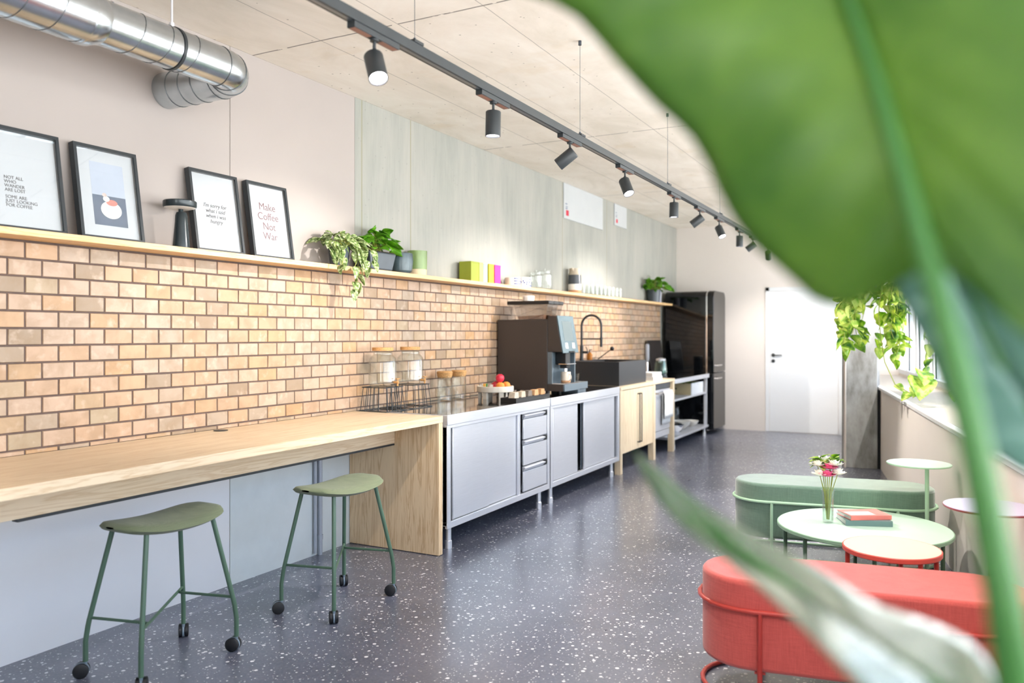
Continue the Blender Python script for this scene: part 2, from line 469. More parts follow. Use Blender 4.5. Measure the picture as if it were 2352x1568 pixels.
def text(body, size, mat, parent, loc, rot, name='lettering', align='LEFT', ext=.0006, spacing=1.0, line=1.0, shear=0):
    cu = bpy.data.curves.new('t', 'FONT'); cu.body = body; cu.size = size; cu.extrude = ext
    cu.align_x = align; cu.space_character = spacing; cu.space_line = line; cu.shear = shear
    o = bpy.data.objects.new('t', cu); COL.objects.link(o)
    dg = bpy.context.evaluated_depsgraph_get()
    me = bpy.data.meshes.new_from_object(o.evaluated_get(dg))
    bpy.data.objects.remove(o)
    r = bpy.data.objects.new(name, me); COL.objects.link(r)
    me.materials.clear(); me.materials.append(M[mat])
    r.parent = parent; r.location = loc; r.rotation_euler = rot
    return r
XF = (PI / 2, 0, PI / 2)      # lettering that faces +x and reads along +y

# ================================================================ SETTING
H = 3.07; YF = 12.317; YB = -2.6
def wall_x(y): return WO.x - .157 * (y - WO.y)
struct(tag(MB().prism([(-.2, YB - .2), (wall_x(YB) + 1.2, YB - .2), (wall_x(YF) + 1.2, YF + .2), (-.2, YF + .2)], -.1, 0).build('floor', 'floor', smooth=False), 'dark grey terrazzo floor with white specks', 'floor'))
struct(tag(MB().prism([(-.2, YB - .2), (wall_x(YB) + 1.2, YB - .2), (wall_x(YF) + 1.2, YF + .2), (-.2, YF + .2)], H, H + .15).build('ceiling', 'ceiling', smooth=False), 'raw concrete ceiling with formwork seams', 'ceiling'))
wl_ = struct(tag(MB().box(-.2, 0, 4.454, YF + .2, 0, H).build('wall_left', 'concrete_wall', smooth=False), 'pale grey concrete wall above the tiles', 'wall'))
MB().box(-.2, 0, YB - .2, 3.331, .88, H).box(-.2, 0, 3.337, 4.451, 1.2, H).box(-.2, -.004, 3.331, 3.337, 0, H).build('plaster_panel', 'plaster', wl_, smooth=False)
MB().box(-.2, 0, YB - .2, 3.331, 0, .88).build('lower_panel', plain('white_panel', rgb(226, 228, 232), .7, 0, .02, 2), wl_, smooth=False)
MB().box(-.2, 0, 3.337, 4.454, 0, 1.2).build('concrete_panel', plain('smooth_concrete', rgb(212, 220, 222), .75, 0, .05, 5, bump=.05), wl_, smooth=False)
struct(tag(MB().box(0, wall_x(YF) + 1.2, YF, YF + .2, 0, H).build('wall_far', 'plaster_far', smooth=False), 'plain warm white end wall behind the fridge', 'wall'))
# back wall behind the camera with an unseen wide window added for fill light
struct(tag(MB().box(0, 2.3, YB - .2, YB, 0, H).box(3.7, 5.8, YB - .2, YB, 0, H).box(2.3, 3.7, YB - .2, YB, 0, .9).box(2.3, 3.7, YB - .2, YB, 2.9, H).build('wall_back', 'plaster_far', smooth=False), 'white wall behind the viewer', 'wall'))
# glazed tile cladding, modelled tile by tile inside one surface
m = MB(); m2 = MB()
m2.box(0.0005, .009, YB, 11.44, .9, 1.844)
r0 = -1
for row in range(0, 14):
    z0 = BZ + row * BH; z1 = z0 + BH
    if z1 < .9: continue
    off = .5 if row % 2 else 0
    k = int((YB + .3 - BY) / BW) - 1
    while True:
        y0 = BY + (k - off) * BW; y1 = y0 + BW; k += 1
        if y1 < -0.6: continue
        if y0 > 11.43: break
        g = .0026
        a, b, c_, d = y0 + g, min(y1 - g, 11.438), max(z0 + g, .9), min(z1 - g, 1.844)
        if b - a < .01 or d - c_ < .006: continue
        x = .0135 + rnd.uniform(-.0012, .0012); e = .003
        j = [rnd.uniform(-.0012, .0012) for _ in range(8)]
        A = [(.006, a + j[0], c_ + j[1]), (.006, b + j[2], c_ + j[3]), (.006, b + j[4], d + j[5]), (.006, a + j[6], d + j[7])]
        B = [(x, a + e, c_ + e), (x, b - e, c_ + e), (x, b - e, d - e), (x, a + e, d - e)]
        va = [m.bm.verts.new(p) for p in A]; vb = [m.bm.verts.new(p) for p in B]
        m.bm.faces.new(vb)
        for i in range(4): m.bm.faces.new((va[i], va[(i + 1) % 4], vb[(i + 1) % 4], vb[i]))
tiles = struct(tag(m.build('trim_1', 'brick', smooth=False), 'sand coloured clay tile splashback between counter and shelf', 'tiles'))
m2.build('grout_bed', 'grout', tiles, smooth=False)
# far wall door
d1 = thing('door_1', 'white flush door in the end wall with black lever handle', 'door', (0, YF, 0)); struct(d1)
MB().box(1.34, 1.395, -.012, 0, 0, 2.12).box(2.345, 2.40, -.012, 0, 0, 2.12).box(1.34, 2.40, -.012, 0, 2.065, 2.12).build('door_frame', 'white_paint', d1, bev=.003)
MB().box(1.40, 2.34, -.006, 0, .006, 2.06).build('door_leaf', 'white_paint', d1, bev=.002)
hd = MB().lathe([(.026, 0), (.026, .012), (0, .012)], (1.452, -.006, 1.125), 20, (0, -1, 0)).tube([(1.452, -.01, 1.125), (1.452, -.05, 1.125), (1.475, -.055, 1.125), (1.58, -.055, 1.125)], .009, 10).build('door_handle', 'black_metal', d1)
MB().lathe([(.026, 0), (.026, .01), (.008, .012), (0, .012)], (1.452, -.006, 1.04), 20, (0, -1, 0)).build('keyhole_rose', 'black_metal', d1)
# right (window) wall
def wbox(m, s0, s1, d0, d1, z0, z1):
    return m.hexa([wp(s0, d0, z0), wp(s1, d0, z0), wp(s1, d1, z0), wp(s0, d1, z0), wp(s0, d0, z1), wp(s1, d0, z1), wp(s1, d1, z1), wp(s0, d1, z1)])
S0, S1 = -3.05, 12.1
wr = MB(); wbox(wr, S0, S1, 0, .66, 0, .842); wbox(wr, S0, S1, .50, .66, 2.9, H); wbox(wr, S0, S1, .52, .66, .842, .90)
wr = struct(tag(wr.build('wall_right', 'plaster_right', smooth=False), 'pale beige panelled wall under the windows', 'wall'))
led = MB(); wbox(led, S0, S1, -.022, .03, .843, .872)
struct(tag(led.build('trim_2', plain('sill_board', rgb(222, 222, 222), .5, 0, .03, 4), bev=.004), 'long pale window sill board on the beige wall', 'window sill'))
led2 = MB(); wbox(led2, S0, S1, .031, .519, .843, .8715)
led2.build('sill_surface', plain('sill_surface', rgb(176, 168, 158), .6, 0, .03, 4), bpy.data.objects['trim_2'], smooth=False)
# windows
def window(n, s0, s1):
    w = thing('window_%d' % n, 'white framed window beside the column' if n == 1 else 'white framed window %s' % ['', '', 'behind the hanging vine', 'to the right above the sill', 'beside the lilac side table', 'near the viewer'][n], 'window', wp(s0, .52, .9)); struct(w)
    L = s1 - s0; base = wp(s0, .52, .9)
    def b(m, a0, a1, d0, d1, z0, z1):
        return m.hexa([p - base for p in (wp(s0 + a0, d0, z0), wp(s0 + a1, d0, z0), wp(s0 + a1, d1, z0), wp(s0 + a0, d1, z0), wp(s0 + a0, d0, z1), wp(s0 + a1, d0, z1), wp(s0 + a1, d1, z1), wp(s0 + a0, d1, z1))])
    m = MB(); b(m, 0, .05, .52, .6, .9, 2.9); b(m, L - .05, L, .52, .6, .9, 2.9); b(m, .05, L - .05, .52, .6, .9, .96); b(m, .05, L - .05, .52, .6, 2.84, 2.9)
    b(m, L / 2 - .035, L / 2 + .035, .525, .6, .96, 2.84)
    m.build('window_frame', 'white_paint', w, bev=.004)
    m = MB(); b(m, .0505, .055, .545, .559, .96, 2.84); b(m, L / 2 + .0355, L / 2 + .04, .545, .559, .96, 2.84); b(m, L / 2 - .04, L / 2 - .0355, .545, .559, .96, 2.84)
    m.build('gasket', 'gap', w)
    m = MB(); b(m, .05, L / 2 - .035, .56, .566, .96, 2.84); b(m, L / 2 + .035, L - .05, .56, .566, .96, 2.84)
    m.build('pane', 'pane', w, smooth=False)
edges = [-3.05, -1.39, .9, 3.6, 6.6, 12.1]
for i in range(5): window(i + 1, edges[i], edges[i + 1])
wb = thing('window_6', 'unseen window behind the viewer, added for fill light', 'window', (3.0, YB - .1, 0)); struct(wb)  # unseen window, put in to bring fill light from behind
MB().box(-.7, -.64, -.04, .04, .9, 2.9).box(.64, .7, -.04, .04, .9, 2.9).box(-.64, .64, -.04, .04, .9, .96).box(-.64, .64, -.04, .04, 2.84, 2.9).build('window_frame', 'white_paint', wb)
MB().box(-.64, .64, -.004, .004, .96, 2.84).build('pane', 'pane', wb, smooth=False)
# column
col = struct(tag(MB().prism([(2.713, 9.358), (3.017, 9.375), (3.017, 9.79), (2.66, 9.79), (2.66, 9.47)], 0, H).build('trim_3', 'column', bev=.004, smooth=False), 'dark stained concrete column beside the window sill', 'column'))
MB().hexa([(2.684, 9.40, 0), (2.706, 9.352, 0), (2.712, 9.358, 0), (2.690, 9.406, 0), (2.684, 9.40, H), (2.706, 9.352, H), (2.712, 9.358, H), (2.690, 9.406, H)]).build('corner_bead', 'plaster_far', col)
MB().box(3.0175, 3.045, 9.40, 9.75, 0, .84).build('joint_filler', 'gap', col)
# conduit under the counter
tag(MB().cyl((.018, 4.03, .02), (.018, 4.03, .70), .012).cyl((.018, 4.075, .0), (.018, 4.075, .70), .016).cyl((.018, 4.075, .10), (.018, 4.075, .13), .02).build('conduit_pipes', plain('grey_pipe', rgb(172, 180, 192), .4, .2)), 'pair of grey pipes on the concrete wall under the wooden counter', 'pipe')

# ================================================================ WOODEN COUNTER
wt = thing('workbench', 'long pine plywood counter on a solid end panel, above the green stools', 'counter', (0, 2.4, 0))
oy = -2.4
MB().box(.0145, .731, -.3 + oy, 4.438 + oy, .857, .901).build('tabletop', 'pine_y', wt, bev=.002)
MB().box(.004, .729, 4.392 + oy, 4.437 + oy, .004, .8565).build('end_panel', 'pine_z', wt, bev=.0015)
MB().box(.004, .729, -.30 + oy, -.255 + oy, .004, .8565).build('end_panel', 'pine_z', wt, bev=.0015)
MB().box(.355, .383, -.25 + oy, 4.39 + oy, .708, .8565).build('apron', 'pine_y', wt)
MB().box(.35, .388, 1.9 + oy, 4.38 + oy, .696, .7075).build('steel_bar', 'black_metal', wt)
MB().lathe([(.038, 0), (.038, .003), (.03, .004), (0, .004)], (.085, 3.19 + oy, .9012)).build('cable_grommet', 'black_plastic', wt)

# ================================================================ STOOLS
def make_stool(label, loc):
    st = thing('bar_stool', label, 'stool', loc, 0, 'green stools on castors at the counter')
    # saddle seat
    m = MB(); ny, nx = 22, 12; hy, hx = .262, .168
    top, bot = [], []
    def prof(v): return hx * (1 - abs(v) ** 3 * .30) * (max(0, 1 - abs(v) ** 9)) ** .5
    for i in range(ny + 1):
        v = -1 + 2 * i / ny; v = max(-.995, min(.995, v)); y = v * hy
        w_ = prof(v); rt, rb = [], []
        base = .588 + .030 * v * v
        for j in range(nx + 1):
            u = -1 + 2 * j / nx; x = u * w_
            e = (1 - abs(u) ** 4) ** .5 if abs(u) < 1 else 0
            ev = (max(0, 1 - abs(v) ** 8)) ** .5
            rt.append((x, y, base + .024 + .025 * e * ev)); rb.append((x, y, base + .024 - .020 * e * ev))
        top.append(rt); bot.append(rb)
    m.grid(top); m.grid(bot)
    bmesh.ops.remove_doubles(m.bm, verts=m.bm.verts, dist=.0008)
    m.build('seat', 'olive_fabric', st, ang=70)
    c = {}
    for sx in (-1, 1):
        for sy in (-1, 1):
            tx, ty = sx * .105, sy * .17; bx, by = sx * .172, sy * .248
            kx, ky = sx * .168, sy * .243
            pts = [Vector((tx, ty, .612)), Vector((kx, ky, .205))]
            d = (pts[1] - pts[0])
            mid = pts[0] + d * .93
            P = [pts[0], pts[0] + d * .5, mid, pts[0] + d * .975 + Vector((0, 0, -.004)), Vector((bx, by, .15)), Vector((bx, by, .066))]
            lg = MB().tube(P, .0105, 12).build('leg', 'green_metal', st)
            c[(sx, sy)] = pts[0] + d * .9
            a = rnd.uniform(0, PI)
            ax = Vector((math.cos(a), math.sin(a), 0)); off = Vector((-ax.y, ax.x, 0)) * .016
            cc = Vector((bx, by, .0305)) + off
            cs = MB()
            for s_ in (-1, 1):
                cs.lathe([(0, -.008), (.025, -.009), (.0305, -.006), (.0305, .006), (.025, .009), (0, .008)], cc + ax * .0135 * s_, 24, ax)
            cs = cs.build('caster', 'tyre', lg)
            MB().lathe([(.0312, -.004), (.0312, .004)], cc, 24, ax).tube([cc + Vector((0, 0, .012)), Vector((bx, by, .05)), Vector((bx, by, .075))], .007, 8).build('caster_fork', 'rim', lg)
    a, b, c3, d = c[(-1, -1)], c[(1, -1)], c[(-1, 1)], c[(1, 1)]
    z = Vector((0, 0, .0))
    b2 = b + Vector((-.045, .065, 0)); c4 = c3 + Vector((.045, -.065, 0))
    MB().tube([a, b2 + Vector((-.02, 0, 0)), b2, b2 + (c4 - b2) * .08, b2 + (c4 - b2) * .92, c4, c4 + Vector((.02, 0, 0)), d], .0065, 8).build('footrest', 'green_metal', st)
    for p, q in ((b, b2), (c3, c4)): MB().tube([p, q], .006, 8).build('footrest_bracket', 'green_metal', st)
    return st
s1 = make_stool('green upholstered stool on castors nearest the viewer, under the counter edge', (.588, 2.413, 0))
dup(s1, (.758, 3.376, 0), 'green upholstered stool on castors beside the wooden end panel of the counter')

# ================================================================ STEEL CABINETS
def leg_round(m, x, y, h):
    return m.lathe([(.024, 0), (.024, .05), (.019, .055), (.019, h)], (x, y, 0), 20)
def steel_cab(label, y0, y1, doors, drawers=None):
    L = y1 - y0; cb = thing('steel_cabinet', label, 'cabinet', (.05, y0, 0), 0)
    x1 = .675
    m = MB(); m.box(0, .66, 0, L, .15, .17).box(0, .02, 0, L, .17, .82).box(0.02, .67, 0, .02, .17, .82).box(.02, .67, L - .02, L, .17, .82)
    m.build('body', 'steel', cb, bev=.002)
    MB().box(0, x1 + .004, 0, L, .83, .9).build('worktop', 'steel', cb, bev=.004)
    MB().box(.002, x1 + .001, .002, L - .002, .9, .9012).build('worktop_sheet', 'steel_top', cb, smooth=False)
    MB().box(.64, x1, 0, L, .15, .193).box(.64, x1, 0, .045, .19, .832).box(.64, x1, L - .04, L, .19, .832).box(.64, x1, .04, L - .04, .81, .832).build('front_frame', 'steel', cb, bev=.002)
    MB().box(.60, .61, .05, L - .05, .2, .80).build('inner_panel', 'steel_dark', cb)
    for a, b, d in doors:
        for q in ((a - .034, a - .002), (b + .002, b + .022)):
            MB().box(.63, .634, q[0] - y0, q[1] - y0, .195, .808).build('door_channel', plain('slot_shade', rgb(64, 72, 82), .6), cb)  # dark strips painted in for the shade inside the door slots
        dr = MB().box(.652 - d, .662 - d, a - y0, b - y0, .197, .808).box(.662 - d, .667 - d, a - y0, a - y0 + .012, .197, .808).build('sliding_door', 'steel', cb, bev=.002)
    if drawers:
        a, b = drawers
        MB().box(.62, .668, a - .085 - y0, a - .05 - y0, .19, .81).build('divider', 'steel', cb, bev=.002)
        for k in range(3):
            z0 = .203 + k * .2035
            d = MB().box(.655, .669, a - y0, b - y0, z0, z0 + .155).build('drawer', 'steel', cb, bev=.003)
            MB().hexa([(.655, a - y0, z0 + .158), (.664, a - y0, z0 + .158), (.664, b - .06 - y0, z0 + .158), (.655, b - .06 - y0, z0 + .158),
                       (.655, a - y0, z0 + .196), (.69, a - y0, z0 + .186), (.69, b - .06 - y0, z0 + .186), (.655, b - .06 - y0, z0 + .196)]).build('drawer_pull', 'steel', d, bev=.002)
            MB().box(.655, .672, b - .055 - y0, b - .005 - y0, z0 + .160, z0 + .192).build('drawer_catch', 'gap', d)
    for x in (.05, .62):
        for y in (.10, L - .10):
            leg_round(MB(), x, y, .15).build('leg', 'steel', cb)
    return cb
steel_cab('stainless steel cabinet with two sliding doors and three drawers, next to the wooden counter', 4.50, 6.092, [(4.585, 5.08, 0), (5.085, 5.53, .012)], (5.62, 6.045))
steel_cab('stainless steel cabinet with two sliding doors, under the coffee machine', 6.112, 7.765, [(6.175, 6.71, 0), (6.88, 7.685, .012)])

# ================================================================ WOODEN SINK UNIT
su = thing('sink_cabinet', 'light wooden cabinet with two long black handles under the black sink', 'cabinet', (.05, 7.78, 0))
def post(y0, w=.06):
    return MB().box(.615, .68, y0, y0 + w, 0, .858)
for y0, w in ((0, .06), (1.085, .075), (1.85, .07)):
    post(y0, w).build('leg', 'birch_z', su, bev=.002)
for y0, w in ((0, .06), (1.85, .07)):
    MB().box(0, .06, y0, y0 + w, 0, .858).build('leg', 'birch_z', su, bev=.002)
MB().box(0, .685, 0, 1.92, .859, .892).build('worktop', 'birch_z', su, bev=.002)
MB().box(.0, .66, .061, 1.084, .20, .22).box(.0, .64, .062, .08, .22, .857).box(0, .02, .08, 1.07, .22, .857).box(0, .64, 1.066, 1.084, .22, .857).build('body', 'birch_z', su)
for a, b, hy in ((.064, .571, .545), (.575, 1.082, .605)):
    d = MB().box(.655, .676, a, b, .205, .853).build('door', 'birch_z', su, bev=.002)
    MB().box(.70, .708, hy - .006, hy + .006, .27, .80).box(.676, .708, hy - .006, hy + .006, .27, .282).box(.676, .708, hy - .006, hy + .006, .788, .80).build('door_handle', 'black_metal', d, bev=.001)
dw = thing('dishwasher', 'steel dishwasher set in the wooden frame beside the sink', 'dishwasher', (.05, 8.95, 0))
MB().box(0, .62, 0, .67, .22, .85).build('body', 'steel_dark', dw)
MB().box(.621, .65, .01, .66, .30, .78).box(.621, .645, .01, .66, .22, .292).build('door', 'steel', dw, bev=.003)
MB().box(.621, .652, .01, .66, .785, .85).build('control_panel', 'steel_dark', dw, bev=.002)
MB().tube([(.645, .06, .745), (.685, .06, .745), (.685, .61, .745), (.645, .61, .745)], .009, 10).build('handle', 'chrome', dw)
# tea towel on the dishwasher handle
m = MB(); rows = []
for i in range(15):
    t_ = i / 14.0; row = []
    for j in range(15):
        v = j / 14.0; y = v * .36 + .012 * math.sin(t_ * 5)
        zz = .762 - .40 * abs(t_ * 2 - 1) ** 1.0 * (1.0 if t_ < .5 else .8)
        x = .735 + (.5 - t_) * -.036 + .006 * math.sin(v * 19) * abs(t_ * 2 - 1)
        x = .735 + (.019 if t_ >= .5 else -.019) * min(1, abs(t_ * 2 - 1) * 6) + .005 * math.sin(v * 17 + 1) * abs(t_ * 2 - 1)
        row.append((x, y, zz))
    rows.append(row)
tag(m.grid(rows).build('tea_towel', 'cloth', loc=(0.0, 9.22, 0), solid=.003), 'white tea towel hanging over the dishwasher handle', 'towel')

# ================================================================ OPEN STEEL SHELF UNIT
sh = thing('steel_shelving', 'open stainless steel workbench with two shelves next to the black fridge', 'shelving', (.05, 9.725, 0))
L = 1.70
MB().box(0, .68, 0, L, .82, .876).build('worktop', 'steel', sh, bev=.003)
MB().box(.002, .678, .002, L - .002, .876, .8775).build('worktop_sheet', 'steel_top', sh, smooth=False)
MB().box(.01, .66, .045, L - .045, .598, .622).build('shelf', 'steel', sh, bev=.003)
MB().box(.01, .67, .0, L, .125, .155).build('shelf', 'steel', sh, bev=.003)
MB().box(.0, .008, .03, L - .03, .156, .819).build('back_panel', 'steel_dark', sh)
for x in (.03, .64):
    for y in (.025, L - .06): MB().box(x - .02, x + .02, y - .02, y + .02, .156, .819).build('upright', 'steel', sh, bev=.002)
    for y in (.09, L - .10): leg_round(MB(), x - .01, y, .124).build('leg', 'steel', sh)

# ================================================================ FRIDGE
fr = thing('refrigerator', 'glossy black retro fridge with rounded top in the far corner', 'refrigerator', (.06, 11.51, 0))
def rr(y0, y1, z0, z1, rt, n=8, rb=.01):
    p = []
    for cy, cz, r, a0 in ((y0 + rb, z0 + rb, rb, PI), (y1 - rb, z0 + rb, rb, 1.5 * PI), (y1 - rt, z1 - rt, rt, 0), (y0 + rt, z1 - rt, rt, .5 * PI)):
        for k in range(n + 1):
            a = a0 + .5 * PI * k / n; p.append((cy + r * math.cos(a), cz + r * math.sin(a)))
    return p
def xprism(m, poly, x0, x1):
    a = [m.bm.verts.new((x0, y, z)) for y, z in poly]; b = [m.bm.verts.new((x1, y, z)) for y, z in poly]
    m.bm.faces.new(a[::-1]); m.bm.faces.new(b)
    for i in range(len(poly)):
        j = (i + 1) % len(poly); m.bm.faces.new((a[i], a[j], b[j], b[i]))
    return m
xprism(MB(), rr(0, .72, .05, 2.05, .09), 0, .60).build('body', 'black_gloss', fr, bev=.02, ang=50)
xprism(MB(), rr(.004, .716, .055, 2.045, .085), .601, .618).build('door_seal', 'chrome', fr)
for z0, z1, rt, hz in ((.07, .875, .02, .80), (.885, 2.055, .1, .985)):
    d = xprism(MB(), rr(0, .72, z0, z1, rt), .62, .71).build('door', 'black_gloss', fr, bev=.03, ang=60)
    MB().tube([(.705, .045, hz), (.745, .05, hz), (.745, .33, hz), (.705, .335, hz)], .011, 10).build('door_handle', 'chrome', d)
for y in (.06, .66):
    for x in (.06, .56): MB().cyl((x, y, 0), (x, y, .05), .02).build('foot', 'black_plastic', fr)

# ================================================================ WALL SHELF
tag(MB().box(.0142, .18, -.5, 11.49, 1.844, 1.873).build('wall_shelf', wood('shelf_pine', rgb(232, 196, 146), rgb(216, 174, 120), 'y'), bev=.0015), 'long thin pine shelf running above the tiled wall', 'shelf')
ZS = 1.8735
# framed prints
def frame_print(label, y0, w, h, mat, draw, lean=.07):
    th = math.asin(lean / h)
    f = thing('framed_print', label, 'picture frame', (.118, y0, ZS), 0, 'black framed prints leaning on the shelf')
    R = Matrix.Rotation(-th, 3, 'Y')
    D, B = .034, .016
    def loc(m):
        bmesh.ops.rotate(m.bm, cent=(0, 0, 0), matrix=R, verts=m.bm.verts); return m
    off = -D
    m = MB().box(off, 0, 0, w, 0, B).box(off, 0, 0, w, h - B, h).box(off, 0, 0, B, B, h - B).box(off, 0, w - B, w, B, h - B)
    o = loc(m).build('frame', 'black_metal', f, bev=.001)
    # keep the lowest edge on the shelf
    dz = math.sin(th) * D
    f.location.z += .0002
    for mm, nm, x0, x1, e in (('paper', 'print', -.022, -.020, B),):
        pr = loc(MB().box(x0, x1, e, w - e, e, h - e)).build(nm, mm, f, smooth=False)
    loc(MB().box(-.006, -.005, B, w - B, B, h - B)).build('glazing', M['pane'], f, smooth=False)
    draw(f, pr, R, w, h)
    for ch in [c for c in bpy.data.objects if c.parent == f]: pass
    return f
def put_text(f, pr, R, body, size, x, z, mat, align='LEFT', line=1.0, shear=0, spacing=1.0):
    t_ = text(body, size, mat, pr, (0, 0, 0), (0, 0, 0), align=align, line=line, shear=shear, spacing=spacing)
    base = Matrix(((0, 0, 1), (1, 0, 0), (0, 1, 0))).to_4x4()    # text x->y, y->z, z->x
    t_.matrix_local = R.to_4x4() @ Matrix.Translation((-.0195, x, z)) @ base
    return t_
def d_quote1(f, pr, R, w, h):
    put_text(f, pr, R, 'NOT ALL\nWHO\nWANDER\nARE LOST', .020, .100, .225, 'ink', line=.92)
    put_text(f, pr, R, 'SOME ARE\nJUST LOOKING\nFOR COFFEE', .020, .100, .140, 'ink', line=.92)
def d_cup(f, pr, R, w, h):
    def fl(m, name, mat):
        bmesh.ops.rotate(m.bm, cent=(0, 0, 0), matrix=R, verts=m.bm.verts); return m.build(name, mat, pr, smooth=False)
    fl(MB().box(-.0199, -.0196, .085, .26, .19, .38), 'grey_sky', plain('print_grey', rgb(190, 196, 210), .6, 0, .03))
    fl(MB().box(-.0199, -.0194, .085, .26, .075, .22), 'dark_table', plain('print_slate', rgb(84, 98, 120), .6, 0, .15, 12))
    a = (.178, .165)
    def disc(r, dy, dz, x, sy=1.0, n=28):
        m = MB(); vs = [m.bm.verts.new((x, a[0] + dy + r * math.cos(2 * PI * k / n), a[1] + dz + r * sy * math.sin(2 * PI * k / n))) for k in range(n)]
        m.bm.faces.new(vs); return m
    fl(disc(.055, 0, -.012, -.0193, .78), 'saucer', 'white_ceramic')
    fl(disc(.036, .004, 0, -.0192, .9), 'cup', plain('print_cup', rgb(214, 212, 214), .6, 0, .03))
    fl(disc(.030, .006, .024, -.0191, .5), 'tea', plain('print_salmon', rgb(214, 130, 116), .6, 0, .1, 20))
    fl(disc(.017, -.022, .04, -.0190, .8), 'blossom', 'petal_w')
    fl(disc(.012, -.03, .058, -.0189, .8), 'blossom', plain('print_blossom', rgb(216, 190, 180), .6, 0, .2, 90))
def d_quote2(f, pr, R, w, h):
    put_text(f, pr, R, "I'm sorry for\nwhat i said\nwhen i was\nhungry", .031, w / 2, .255, 'ink', 'CENTER', line=.95, shear=.25)
def d_quote3(f, pr, R, w, h):
    put_text(f, pr, R, 'Make\nCoffee\nNot\nWar', .062, w / 2, .295, 'ink_red', 'CENTER', line=.95)
frame_print('large framed print with capital letter quote, leftmost on the shelf', 1.935, .352, .452, 'paper', d_quote1)
frame_print('framed print of a teacup with blossom on a slate background', 2.355, .332, .452, 'paper', d_cup)
frame_print('framed print with four lines of handwriting, behind the small table lamp', 3.005, .336, .452, 'paper', d_quote2)
frame_print('framed print reading Make Coffee Not War, beside the trailing plant', 3.41, .325, .452, 'paper', d_quote3)
# portable lamp
lp = thing('table_lamp', 'small black portable lamp with flat round head on the shelf', 'lamp', (.135, 2.885, ZS))
MB().lathe([(.042, 0), (.042, .006), (.038, .05), (.031, .13), (.029, .165), (.024, .18), (.0, .186)]).build('base', plain('black_gloss_metal', rgb(38, 48, 52), .25, .2), lp)
MB().lathe([(.05, .213), (.078, .205), (.082, .212), (.082, .236), (.078, .240), (0, .240)], (-.01, 0, 0), 40).cyl((0, 0, .17), (-.005, 0, .21), .012).build('lamp_head', plain('black_gloss_metal', rgb(38, 48, 52), .25, .2), lp)
MB().lathe([(0, .197), (.05, .197), (.077, .205), (.077, .211), (0, .211)], (-.01, 0, 0), 40).build('diffuser', 'white_ceramic', lp)

# ---------------------------------------------------------------- plants
def leaf_pts(L_, Wd, fold=.25, droop=.3, n=6):
    rows = []
    for i in range(n + 1):
        t_ = i / n; x = L_ * t_; z = -droop * L_ * t_ * t_
        w_ = Wd * (math.sin(PI * t_ ** .65) ** .8 if 0 < t_ < 1 else 0) + .0006
        rows.append([Vector((x, -w_, z + fold * w_)), Vector((x, -w_ * .5, z + fold * w_ * .3)), Vector((x, 0, z)), Vector((x, w_ * .5, z + fold * w_ * .3)), Vector((x, w_, z + fold * w_))])
    return rows
def add_leaf(m, p, yaw, pitch, L_, Wd, roll=0, fold=.25, droop=.35, n=6):
    R_ = Matrix.Rotation(yaw, 3, 'Z') @ Matrix.Rotation(-pitch, 3, 'Y') @ Matrix.Rotation(roll, 3, 'X')
    m.grid([[Vector(p) + R_ @ q for q in r] for r in leaf_pts(L_, Wd, fold, droop, n)])
def pot(m, r0, r1, h, t_=.006, seg=32):
    return m.lathe([(0, 0), (r0, 0), (r1, h), (r1 - t_, h), (r1 - t_ - .003, h - .02), (0, h - .022)], seg=seg, cap=False)
def bushy(root, n, cx, cz, spread, hgt, L_, Wd, mat, rr_, xmin=-.06, lowprob=.25, down=None):
    fm = MB(); sm = MB()
    for i in range(n):
        a = rr_.uniform(0, 2 * PI); rad = spread * rr_.random() ** .6
        z = cz + hgt * (1 - (rad / spread) ** 1.5) * rr_.uniform(.4, 1) - (.06 * rr_.random() if rr_.random() < lowprob else 0)
        x = max(xmin, math.cos(a) * rad * .8); y = math.sin(a) * rad
        ll = L_ * rr_.uniform(.75, 1.15)
        yaw = a + rr_.uniform(-.6, .6)
        if x + math.cos(yaw) * ll < xmin - .02: yaw = PI - yaw
        add_leaf(fm, (x, y, z), yaw, rr_.uniform(-.5, .6), ll, Wd * rr_.uniform(.8, 1.15), rr_.uniform(-.7, .7))
        sm.tube([(x * .2, y * .2, cz - .03), (x * .6, y * .6, (cz + z) / 2 + .01), (x, y, z)], .0018, 5)
    f = fm.build('foliage', mat, root, solid=.0008); s = sm.build('stems', 'stem', root)
    return f
r1 = random.Random(3)
p1 = thing('potted_plant', 'slate pot with trailing variegated silver leaves hanging over the shelf edge', 'plant', (.105, 4.16, ZS))
pot(MB(), .058, .072, .125).build('pot', 'grey_pot', p1); MB().lathe([(0, .098), (.06, .098)], cap=False).build('soil', 'soil', p1)
bushy(p1, 46, 0, .15, .16, .10, .088, .028, 'leaf_var', r1, -.07)
m = MB(); st_ = MB()
for (y0, L0) in ((-.16, .10), (-.22, .04), (.06, .24), (.03, .30), (.12, .10), (-.10, .12), (.2, .12)):
    P = [(.03, y0 * .5, .14), (.075, y0 * .8, .15), (.105, y0, .12)]
    k = 0
    while k * .05 < L0:
        P.append((.108 + .01 * math.sin(k + y0 * 9), y0 + .012 * math.sin(k * 2.1), .10 - .05 * k)); k += 1
    st_.tube(P, .002, 5)
    for q in P[1:]:
        add_leaf(m, q, r1.uniform(-1.3, 1.3), r1.uniform(-1.4, -.4), .085, .027, r1.uniform(-.5, .5))
m.build('trailing_leaves', 'leaf_var', p1, solid=.0008); st_.build('trailing_stems', 'stem', p1)
p2 = thing('potted_plant', 'slate pot with upright glossy bright green leaves beside the trailing plant', 'plant', (.105, 4.545, ZS))
